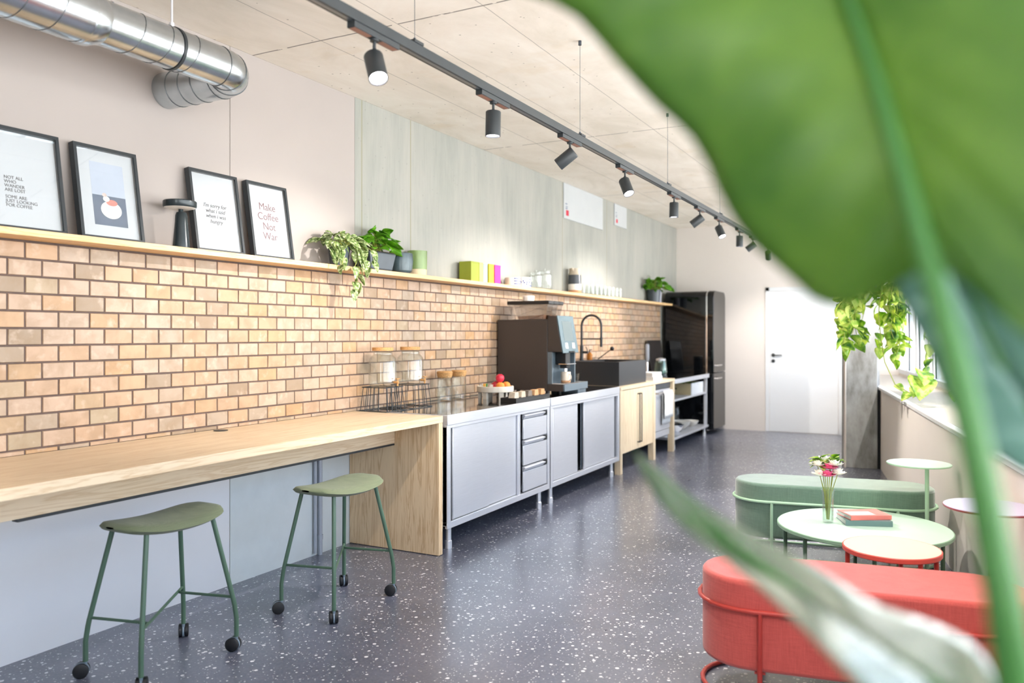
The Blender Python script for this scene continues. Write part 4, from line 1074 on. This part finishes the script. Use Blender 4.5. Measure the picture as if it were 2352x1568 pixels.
# ================================================================ TRACK AND SPOTLIGHTS
XT = 1.80
tk = thing('lighting_track', 'long black lighting track hanging below the concrete ceiling', 'lighting track', (XT, 5, 2.50))
MB().box(-.019, .019, -7.4, 6.9, -.004, .034).build('rail', 'black_metal', tk, bev=.001)
MB().box(-.008, .008, -7.38, 6.88, -.0048, -.0042).build('conductor_slot', plain('track_slot', rgb(120, 128, 134), .3, .6), tk)
for y in (-7.2, -5.7, -4.05, -2.44, -.82, .85, 2.5, 4.1, 5.7):
    w_ = MB().cyl((0, y, .034), (0, y, .57), .0013, seg=6).cyl((0, y, .034), (0, y, .06), .005).cyl((0, y, .545), (0, y, .5695), .009).build('suspension_wire', 'steel_dark', tk)
    MB().box(-.022, .022, y - .03, y + .03, .0342, .045).build('bracket', 'black_metal', w_)
def spotlight(label, y, kind, power=1.0, XT=XT):
    o = thing('track_spotlight', label, 'spotlight', (XT, y, 2.4953), 0, 'black spotlights on the track')
    MB().box(-.017, .017, -.13, .13, -.022, 0).build('adapter', 'black_metal', o, bev=.002)
    for q0, q1 in ((-.125, -.03), (.03, .125)): MB().box(-.012, .012, q0, q1, -.0228, -.0222).build('adapter_label', plain('copper_tint', rgb(150, 106, 90), .5), o)
    d = {'D': Vector((-.1, .75, -.66)), 'A': Vector((.42, -.28, -.86)), 'B': Vector((-.02, 0, -1)), 'C': Vector((-.78, -.14, -.58))}[kind].normalized()
    j = Vector((0, 0, -.062))
    MB().cyl((0, 0, -.022), (0, 0, -.03), .016).tube([(0, 0, -.026), j], .006, 8).sphere(j, .010, 10).build('arm', 'black_metal', o)
    c0 = j + d * .002 if kind == 'B' else j - d * .025 + Vector((0, 0, -.036))
    if kind == 'C': c0 = j - d * .03 + Vector((0, 0, -.03))
    Lc = .112; R_ = .0345
    h = MB().lathe([(0, 0), (R_ * .92, 0), (R_, .004), (R_, Lc), (R_ - .003, Lc), (R_ - .004, Lc - .012), (0, Lc - .012)], c0, 32, d, cap=False).build('housing', 'black_metal', o)
    MB().lathe([(0, Lc - .010), (R_ - .0045, Lc - .010), (R_ - .0045, Lc - .006), (0, Lc - .005)], c0, 32, d, cap=False).build('lens', 'lens', h)
    l = bpy.data.lights.new('lamp_light', 'SPOT'); l.energy = SPOT_W * power; l.color = SPOT_COL
    l.spot_size = math.radians(84 if kind == 'C' else 76); l.spot_blend = .7; l.shadow_soft_size = .012
    lo = bpy.data.objects.new('lamp_light', l); COL.objects.link(lo); lo.parent = o
    lo.location = c0 + d * (Lc + .01); lo.rotation_euler = d.to_track_quat('-Z', 'Y').to_euler()
    return o
for lab, y, k, p in (
    ('unseen black spotlight behind the viewer on the track, added for light', -.9, 'C', .8),  # first three spots are unseen, added to light the left bricks
    ('unseen black spotlight above the viewer, aimed down, added for light', .0, 'B', .3),
    ('unseen black spotlight left of the viewer, added to light the wall', 0.9, 'C', 1.4),
    ('black spotlight aimed right with glowing lens, nearest on the track', 2.31, 'A', 2.6),
    ('black spotlight pointing straight down, second along the track', 3.18, 'B', 1.0),
    ('black spotlight aimed at the wall with hidden lens, third along the track', 4.04, 'C', 1.9),
    ('black spotlight aimed right with glowing lens, fourth along the track', 4.92, 'A', 2.0),
    ('black spotlight pointing straight down, fifth along the track', 6.02, 'B', 1.0),
    ('black spotlight aimed at the wall, sixth along the track', 6.78, 'C', 2.2),
    ('black spotlight aimed right, partly behind the blurred leaf edge', 7.47, 'A', 2.6),
    ('black spotlight pointing down at the blurred leaf edge', 8.35, 'B', 1.0),
    ('black spotlight aimed at the wall, last before the leaf hides the track', 9.04, 'C', 2.6)):
    spotlight(lab, y, k, p)

spotlight('black spotlight aimed at the end wall, hidden behind the big leaf', 9.95, 'D', 2.2)
X2 = 3.62  # unseen second track with spots, added to brighten the lounge
tk2 = thing('lighting_track', 'unseen second black lighting track added to light the lounge seats, behind the big leaf', 'lighting track', (X2, 4.5, 2.50))
MB().box(-.019, .019, -5.4, 4.2, -.004, .034).build('rail', 'black_metal', tk2, bev=.001)
for y in (-5.2, -2.0, 1.2, 4.0):
    w_ = MB().cyl((0, y, .034), (0, y, .57), .0013, seg=6).cyl((0, y, .034), (0, y, .06), .005).cyl((0, y, .545), (0, y, .5695), .009).build('suspension_wire', 'steel_dark', tk2)
for lab, y, k, p in (('black spotlight over the viewer on the added unseen second track', 1.0, 'D', 1.2), ('black spotlight over the red bench on the added unseen second track', 3.3, 'B', .8), ('black spotlight over the mint table on the added unseen second track', 5.1, 'B', .8), ('black spotlight beyond the green bench on the added unseen second track', 6.4, 'B', 1.5), ('black spotlight at the far end of the added unseen second track', 8.3, 'D', 2.0)):
    spotlight(lab, y, k, p, X2)

# ================================================================ LOUNGE FURNITURE
def stadium(L_, Wd, n=12):
    r = Wd / 2; a = L_ / 2 - r; P = []
    for k in range(n + 1):
        t_ = -PI / 2 + PI * k / n; P.append((a + r * math.cos(t_), r * math.sin(t_)))
    for k in range(n + 1):
        t_ = PI / 2 + PI * k / n; P.append((-a + r * math.cos(t_), r * math.sin(t_)))
    return P
WA = math.radians(8.9)
def bench(label, loc, fab, met, topm, edgem, pole, disc, L_=1.20):
    b = thing('upholstered_bench', label, 'bench', loc, WA, 'oval upholstered benches by the window')
    MB().prism(stadium(L_, .42), .127, .475).build('cushion', fab, b, bev=.018, ang=60)
    r = MB().tube([(x, y, .362) for x, y in stadium(L_ + .022, .442)], .0095, 10, closed=True).build('frame_ring', met, b)
    MB().tube([(x, y, .0105) for x, y in stadium(L_ + .0, .42)], .0095, 10, closed=True).build('floor_ring', met, b)
    for x in (-L_ / 2 + .235, L_ / 2 - .235):
        for y in (-.221, .221):
            MB().tube([(x, y, .362), (x, y, .03), (x, y * .955, .012)], .0095, 10).build('leg', met, b)
    for x in (-L_ / 2 + .235, L_ / 2 - .235): MB().box(x - .02, x + .02, -.2, .2, .118, .1265).build('cross_bar', met, b)
    px, py, h = pole
    MB().cyl((px, py, .0105), (px, py, h), .0115).build('table_pole', met, b)
    t_ = MB().lathe([(0, h), (.172, h), (.176, h + .004), (.176, h + .0085), (0, h + .0085)], (disc[0], disc[1], 0), 48, cap=False).build('side_table_rim', edgem, b)
    MB().lathe([(0, h + .0086), (.1745, h + .0086), (.1735, h + .0105), (0, h + .0105)], (disc[0], disc[1], 0), 48, cap=False).build('side_table_top', topm, t_)
    return b
bench('sage green oval bench with mint frame and small round side table', (2.965, 5.59, 0), 'green_fabric', 'mint_metal', 'mint_top', 'mint_metal', (.515, -.275, .655), (.47, -.285))
bench('coral red oval bench with red frame and lilac side table, in the foreground', (3.29, 3.46, 0), 'red_fabric', 'red_metal', 'lilac_top', 'wine_edge', (.53, .33, .705), (.535, .36))
def round_table(label, loc, r, h, th, topm, edgem, legm, angs, fr_=.9):
    t_ = thing('coffee_table', label, 'table', loc)
    MB().lathe([(0, h - .0015), (r - .006, h - .0015), (r - .006, h), (0, h)], cap=False, seg=64).build('tabletop', topm, t_)
    MB().lathe([(0, h - th), (r - .004, h - th), (r, h - th + .004), (r, h - .003), (r - .003, h), (r - .0055, h), (r - .0055, h - .002), (0, h - .002)], cap=False, seg=64).build('table_edge', edgem, t_)
    for a in angs:
        x, y = math.cos(a) * r * fr_, math.sin(a) * r * fr_
        MB().cyl((x, y, 0), (x, y, h - th - .0005), .0105).build('leg', legm, t_)
    MB().tube([(math.cos(2 * PI * k / 48) * r * fr_, math.sin(2 * PI * k / 48) * r * fr_, .0) for k in range(48)], .008, 8, closed=True).build('base_ring', legm, t_).location = (0, 0, .0085)
    return t_
round_table('large round mint coffee table holding a vase and books', (3.20, 4.915, 0), .455, .362, .022, 'mint_top', 'mint_edge', 'dark_green_metal', [math.radians(a) for a in (-78, -15, 100, 190, 230)])
round_table('small round pale pink table with coral rim, overlapping the mint table', (3.38, 4.135, 0), .212, .445, .024, 'pink_top', 'red_edge', 'red_metal', [math.radians(a) for a in (195, -50, -15, 80)])
ZT = .3622
vs = thing('flower_vase', 'clear ribbed glass vase on the mint coffee table', 'vase', (3.02, 4.90, ZT))
m = MB(); prof = [(.028, .004), (.031, .02), (.031, .08), (.032, .12), (.035, .165), (.038, .185)]
m.lathe([(0, .003)] + prof + [(r - .003, z) for r, z in prof[::-1]] + [(0, .012)], cap=False, seg=24).build('glass_body', 'glass', vs)
MB().lathe([(0, .013), (.0265, .013), (.028, .11), (0, .11)], cap=False).build('water', glass('vase_water', (.93, .97, .95), base=.02), vs)
q = random.Random(4)
heads = [(-.055, .0, .30, 'w'), (-.025, .03, .32, 'w'), (.0, -.03, .25, 'p'), (.012, -.01, .29, 'p'), (.05, .0, .26, 'w'), (-.04, -.025, .25, 'w'), (.03, .03, .35, 'g'), (-.04, .02, .34, 'g'), (.035, -.01, .31, 'w')]
nm = {'w': 'white flower', 'p': 'pink flower', 'g': 'green sprig'}; cnt = {}
pos = {0: 'leftmost', 1: 'upper left', 2: 'lower middle', 3: 'upper middle', 4: 'rightmost', 5: 'lowest left', 6: 'tallest, on the right', 7: 'tall, on the left', 8: 'upper right'}
for i, (x, y, z, c) in enumerate(heads):
    o = thing('cut_flower', '%s, %s in the glass vase on the mint table' % (nm[c], pos[i]), 'flower', (3.02, 4.90, ZT + .015), 0, 'cut flowers in the vase')
    MB().tube([(x * .12, y * .12, .002), (x * .35, y * .35, .15), (x, y, z)], .0022, 6).build('stalk', 'stem', o)
    m = MB()
    if c == 'g':
        for k in range(12): add_leaf(m, (x, y, z - .01 * (k % 4)), q.uniform(0, 6.3), q.uniform(-.2, 1), .065, .024)
        m.build('leaves', 'leaf_vine', o, solid=.0006)
    else:
        for ly, (nn, tl, LL) in enumerate(((9, .0, .05), (8, .5, .045), (7, .95, .036), (5, 1.35, .026))):
            for k in range(nn): add_leaf(m, (x, y, z), 6.283 * k / nn + ly * .4, tl, LL, .021, 0, .3, -.35, 4)
        m.build('petals', 'petal_w' if c == 'w' else 'petal_p', o, solid=.0008)
for k, (z, w, l_, c, rz, d) in enumerate(((0, .20, .25, (110, 140, 140), .35, 'thick grey green book, lower of the two on the mint table'), (.031, .17, .235, (232, 130, 124), .55, 'coral and white book on top of the grey green book'))):
    o = thing('book', d, 'book', (3.20, 5.0, ZT + z + .0003), rz, 'books on the mint table')
    t_ = .03 if k == 0 else .024
    MB().box(-l_ / 2 + .003, l_ / 2 - .003, -w / 2 + .001, w / 2 - .003, .002, t_ - .002).build('pages', 'paper', o)
    MB().box(-l_ / 2, l_ / 2, -w / 2, w / 2, 0, .002).box(-l_ / 2, l_ / 2, -w / 2, w / 2, t_ - .002, t_).box(-l_ / 2, l_ / 2, -w / 2, -w / 2 + .002, .002, t_ - .002).build('cover', plain('cover_%d' % k, rgb(*c), .4, 0, .05), o)
    if k: MB().box(-l_ / 2 + .01, l_ / 2 - .08, -w / 2 + .02, w / 2 - .06, t_, t_ + .0004).build('cover_panel', 'paper', o)

# ================================================================ HANGING VINE
HV = Vector((3.30, 7.55, 0))
hv = thing('hanging_vine', 'trailing variegated vine in a hanging pot by the window', 'plant', (HV.x, HV.y, 2.06))
pot(MB(), .10, .14, .17).build('pot', 'white_ceramic', hv); MB().lathe([(0, .14), (.12, .14)], cap=False).build('soil', 'soil', hv)
MB().tube([(.13, 0, .165), (0, 0, .6), (0, 0, H - 2.061)], .003, 6).tube([(-.07, .115, .165), (0, 0, .6)], .003, 6).tube([(-.07, -.115, .165), (0, 0, .6)], .003, 6).cyl((0, 0, H - 2.061 - .02), (0, 0, H - 2.061), .015).build('hanger_cord', 'steel_dark', hv)
fm = MB(); sm = MB(); q = random.Random(21)
vines = []
for k in range(64):
    a = q.uniform(0, 2 * PI); sx = math.cos(a) * .13; sy = math.sin(a) * .13
    ex = q.uniform(-.52, .50); ey = q.uniform(-.3, .3); L0 = q.uniform(.35, 1.0) * (1.0 if ex < .1 else .6)
    vines.append((sx, sy, ex, ey, L0))
vines += [(.0, -.12, -.02, -.05, 1.1), (.10, .0, .22, -.2, 1.15), (-.12, 0, -.42, 0, .98)]
for (sx, sy, ex, ey, L0) in vines:
    P = []
    n = max(6, int(L0 / .06))
    for i in range(n + 1):
        t_ = i / n
        P.append(Vector((sx + (ex - sx) * min(1, t_ * 1.6) ** .8 + .015 * math.sin(i * 1.3 + sx * 40), sy + (ey - sy) * min(1, t_ * 1.6) ** .8, .17 + .05 * math.sin(min(1, t_ * 4) * PI) - L0 * max(0, t_ - .08))))
    sm.tube(P, .0028, 5)
    for p in P[1:]:
        s_ = q.uniform(.7, 1.15)
        add_leaf(fm, p, q.uniform(0, 2 * PI), q.uniform(-1.3, .1), .115 * s_, .050 * s_, q.uniform(-.6, .6), .2, .3, 6)
# one long runner that sweeps down to the sill with bigger leaves
P = [Vector(p) - Vector((HV.x, HV.y, 2.06)) for p in ((3.2, 7.5, 2.2), (3.17, 7.45, 1.9), (3.14, 7.4, 1.6), (3.16, 7.38, 1.4), (3.19, 7.36, 1.2), (3.27, 7.3, 1.02), (3.38, 7.2, .96), (3.46, 7.1, 1.0), (3.47, 7.0, 1.1))]
sm.tube(P, .004, 6)
for p, s_ in ((P[5], .8), (P[6], .8), (P[6], .7), (P[7], 1.4), (P[8], 2.2), (P[8] + Vector((.0, .0, .05)), 1.6)):
    add_leaf(fm, p, q.uniform(-2.6, -.6), q.uniform(-.6, .1), .11 * s_, .048 * s_, q.uniform(-.6, .6))
P = [Vector((.40 + .02 * math.sin(i), -.35 - .03 * i, .1 - .115 * i)) for i in range(11)]
P = [Vector((.1, -.1, .2)), Vector((.28, -.25, .2))] + P
sm.tube(P, .003, 5)
for p in P[2:]: add_leaf(fm, p, q.uniform(0, 6), q.uniform(-1.2, 0), .09, .038)
fm.build('foliage', 'leaf_vine', hv, solid=.0008, kind=None); sm.build('vines', 'stem', hv)

# ================================================================ FOREGROUND PLANT
fp_ = thing('potted_banana_plant', 'large broad leaved plant filling the right foreground, out of focus', 'plant', (3.62, .58, 0))
B0 = Vector((3.62, .58, 0))
pot(MB(), .15, .19, .36).build('pot', 'white_ceramic', fp_); MB().lathe([(0, .32), (.17, .32)], cap=False).build('soil', 'soil', fp_)
def cr(pts, n):
    pts = [Vector(p) for p in pts]; out = []
    m_ = len(pts) - 1
    for i in range(n + 1):
        t_ = m_ * i / n; k = min(int(t_), m_ - 1); f = t_ - k
        p0, p1, p2, p3 = pts[max(k - 1, 0)], pts[k], pts[k + 1], pts[min(k + 2, m_)]
        out.append(.5 * ((2 * p1) + (p2 - p0) * f + (2 * p0 - 5 * p1 + 4 * p2 - p3) * f * f + (3 * p1 - p0 - 3 * p2 + p3) * f ** 3))
    return out
MID = [(3.556, .597, 1.475), (3.54, .611, 1.539), (3.522, .624, 1.61), (3.503, .637, 1.674), (3.484, .649, 1.741), (3.466, .663, 1.802)]
LE = [(3.556, .597, 1.475), (3.54, .622, 1.468), (3.514, .631, 1.454), (3.484, .638, 1.452), (3.456, .646, 1.478), (3.427, .642, 1.507), (3.407, .643, 1.543), (3.386, .643, 1.587), (3.355, .638, 1.619), (3.32, .631, 1.662), (3.284, .624, 1.704), (3.234, .609, 1.73), (3.245, .603, 1.784), (3.324, .622, 1.817), (3.466, .663, 1.802)]
RE = [(3.556, .597, 1.475), (3.572, .594, 1.466), (3.593, .582, 1.443), (3.617, .572, 1.422), (3.642, .574, 1.422), (3.658, .571, 1.447), (3.667, .576, 1.496), (3.665, .586, 1.548), (3.653, .602, 1.606), (3.634, .626, 1.667), (3.599, .642, 1.717), (3.546, .659, 1.769), (3.466, .663, 1.802)]
STEM = [(3.62, .58, .32), (3.615, .582, .8), (3.607, .588, 1.15), (3.599, .585, 1.249), (3.591, .587, 1.301), (3.581, .587, 1.361), (3.569, .592, 1.421), (3.556, .597, 1.475)]
NR = 30
def blade(m, mid, edge, bulge, nl=10, wave=.004):
    A, B = cr(mid, NR), cr(edge, NR); rows = []
    for i in range(NR + 1):
        row = []
        for j in range(nl + 1):
            f = j / nl; p = A[i].lerp(B[i], f)
            d = (p - CAM).normalized()
            p = p + Vector((0.3, -1, .1)).normalized() * (bulge * math.sin(PI * f) * math.sin(PI * i / NR)) + Vector((0, 1, 0)) * wave * math.sin(i * 1.9) * f
            row.append(p - B0)
        rows.append(row)
    m.grid(rows); return m
lf = MB(); blade(lf, MID, LE, .012); blade(lf, MID, RE, .010)
lf.build('leaf_blade', 'leaf_big', fp_, solid=.0008, ang=80)
sp_ = cr(STEM, 30)
MB().tube([p - B0 for p in sp_] + [Vector(p) - B0 + Vector((0, -.004, 0)) for p in MID[1:]], .008, 12, rs=[.014 - .006 * i / 30 for i in range(31)] + [.006, .0045, .0035, .0025, .0015]).build('leaf_stalk', 'stalk', fp_)
BM_ = [(3.275, 0.822, 1.306), (3.301, 0.807, 1.281), (3.34, 0.799, 1.251), (3.394, 0.783, 1.222), (3.451, 0.75, 1.203), (3.5, 0.709, 1.191), (3.542, 0.68, 1.178), (3.579, 0.659, 1.163), (3.6, 0.62, 1.158)]
BT_ = [(3.275, 0.822, 1.306), (3.309, 0.812, 1.287), (3.346, 0.808, 1.262), (3.402, 0.809, 1.235), (3.458, 0.81, 1.211), (3.511, 0.799, 1.187), (3.566, 0.794, 1.176), (3.596, 0.742, 1.171), (3.6, 0.62, 1.158)]
BB_ = [(3.275, 0.822, 1.306), (3.295, 0.808, 1.275), (3.33, 0.792, 1.242), (3.388, 0.757, 1.219), (3.445, 0.691, 1.207), (3.49, 0.624, 1.199), (3.524, 0.591, 1.182), (3.56, 0.587, 1.163), (3.6, 0.62, 1.158)]
lf = MB(); blade(lf, BM_, BT_, .002, 6, .001); blade(lf, BM_, BB_, .002, 6, .001)
lf.build('leaf_blade', 'leaf_blue', fp_, solid=.0008, ang=80)
MB().tube([Vector(p) - B0 for p in [(3.617, .585, .5), (3.616, .59, .95), (3.6, .62, 1.158), (3.542, .691, 1.172), (3.45, .756, 1.201), (3.34, .799, 1.249)]], .004, 10, rs=[.012, .010, .008, .005, .004, .002]).build('leaf_stalk', 'stalk', fp_)
CL_ = [(3.564, 0.748, 1.511), (3.521, 0.748, 1.495), (3.535, 0.755, 1.455), (3.552, 0.764, 1.418), (3.565, 0.77, 1.381), (3.586, 0.781, 1.345), (3.625, 0.802, 1.314), (3.667, 0.824, 1.301)]
CM_ = [(3.569, .75, 1.504), (3.572, .752, 1.475), (3.588, .76, 1.443), (3.604, .768, 1.411), (3.62, .777, 1.383), (3.636, .797, 1.353), (3.652, .805, 1.328), (3.667, .824, 1.301)]
CR_ = [(3.569, .75, 1.504), (3.615, .751, 1.495), (3.644, .755, 1.466), (3.665, .766, 1.439), (3.677, .773, 1.409), (3.682, .787, 1.377), (3.679, .808, 1.34), (3.667, .824, 1.301)]
lf = MB(); blade(lf, CM_, CL_, .004, 6); blade(lf, CM_, CR_, .004, 6)
lf.build('leaf_blade', 'leaf_sky_lit', fp_, solid=.0008, ang=80)
MB().tube([Vector(p) - B0 for p in [(3.622, .585, .5), (3.63, .60, 1.0), (3.70, .70, 1.5), (3.66, .74, 1.56), (3.569, .75, 1.504), (3.604, .768, 1.411), (3.652, .805, 1.328)]], .004, 10, rs=[.010, .009, .007, .006, .005, .003, .002]).build('leaf_stalk', 'stalk', fp_)
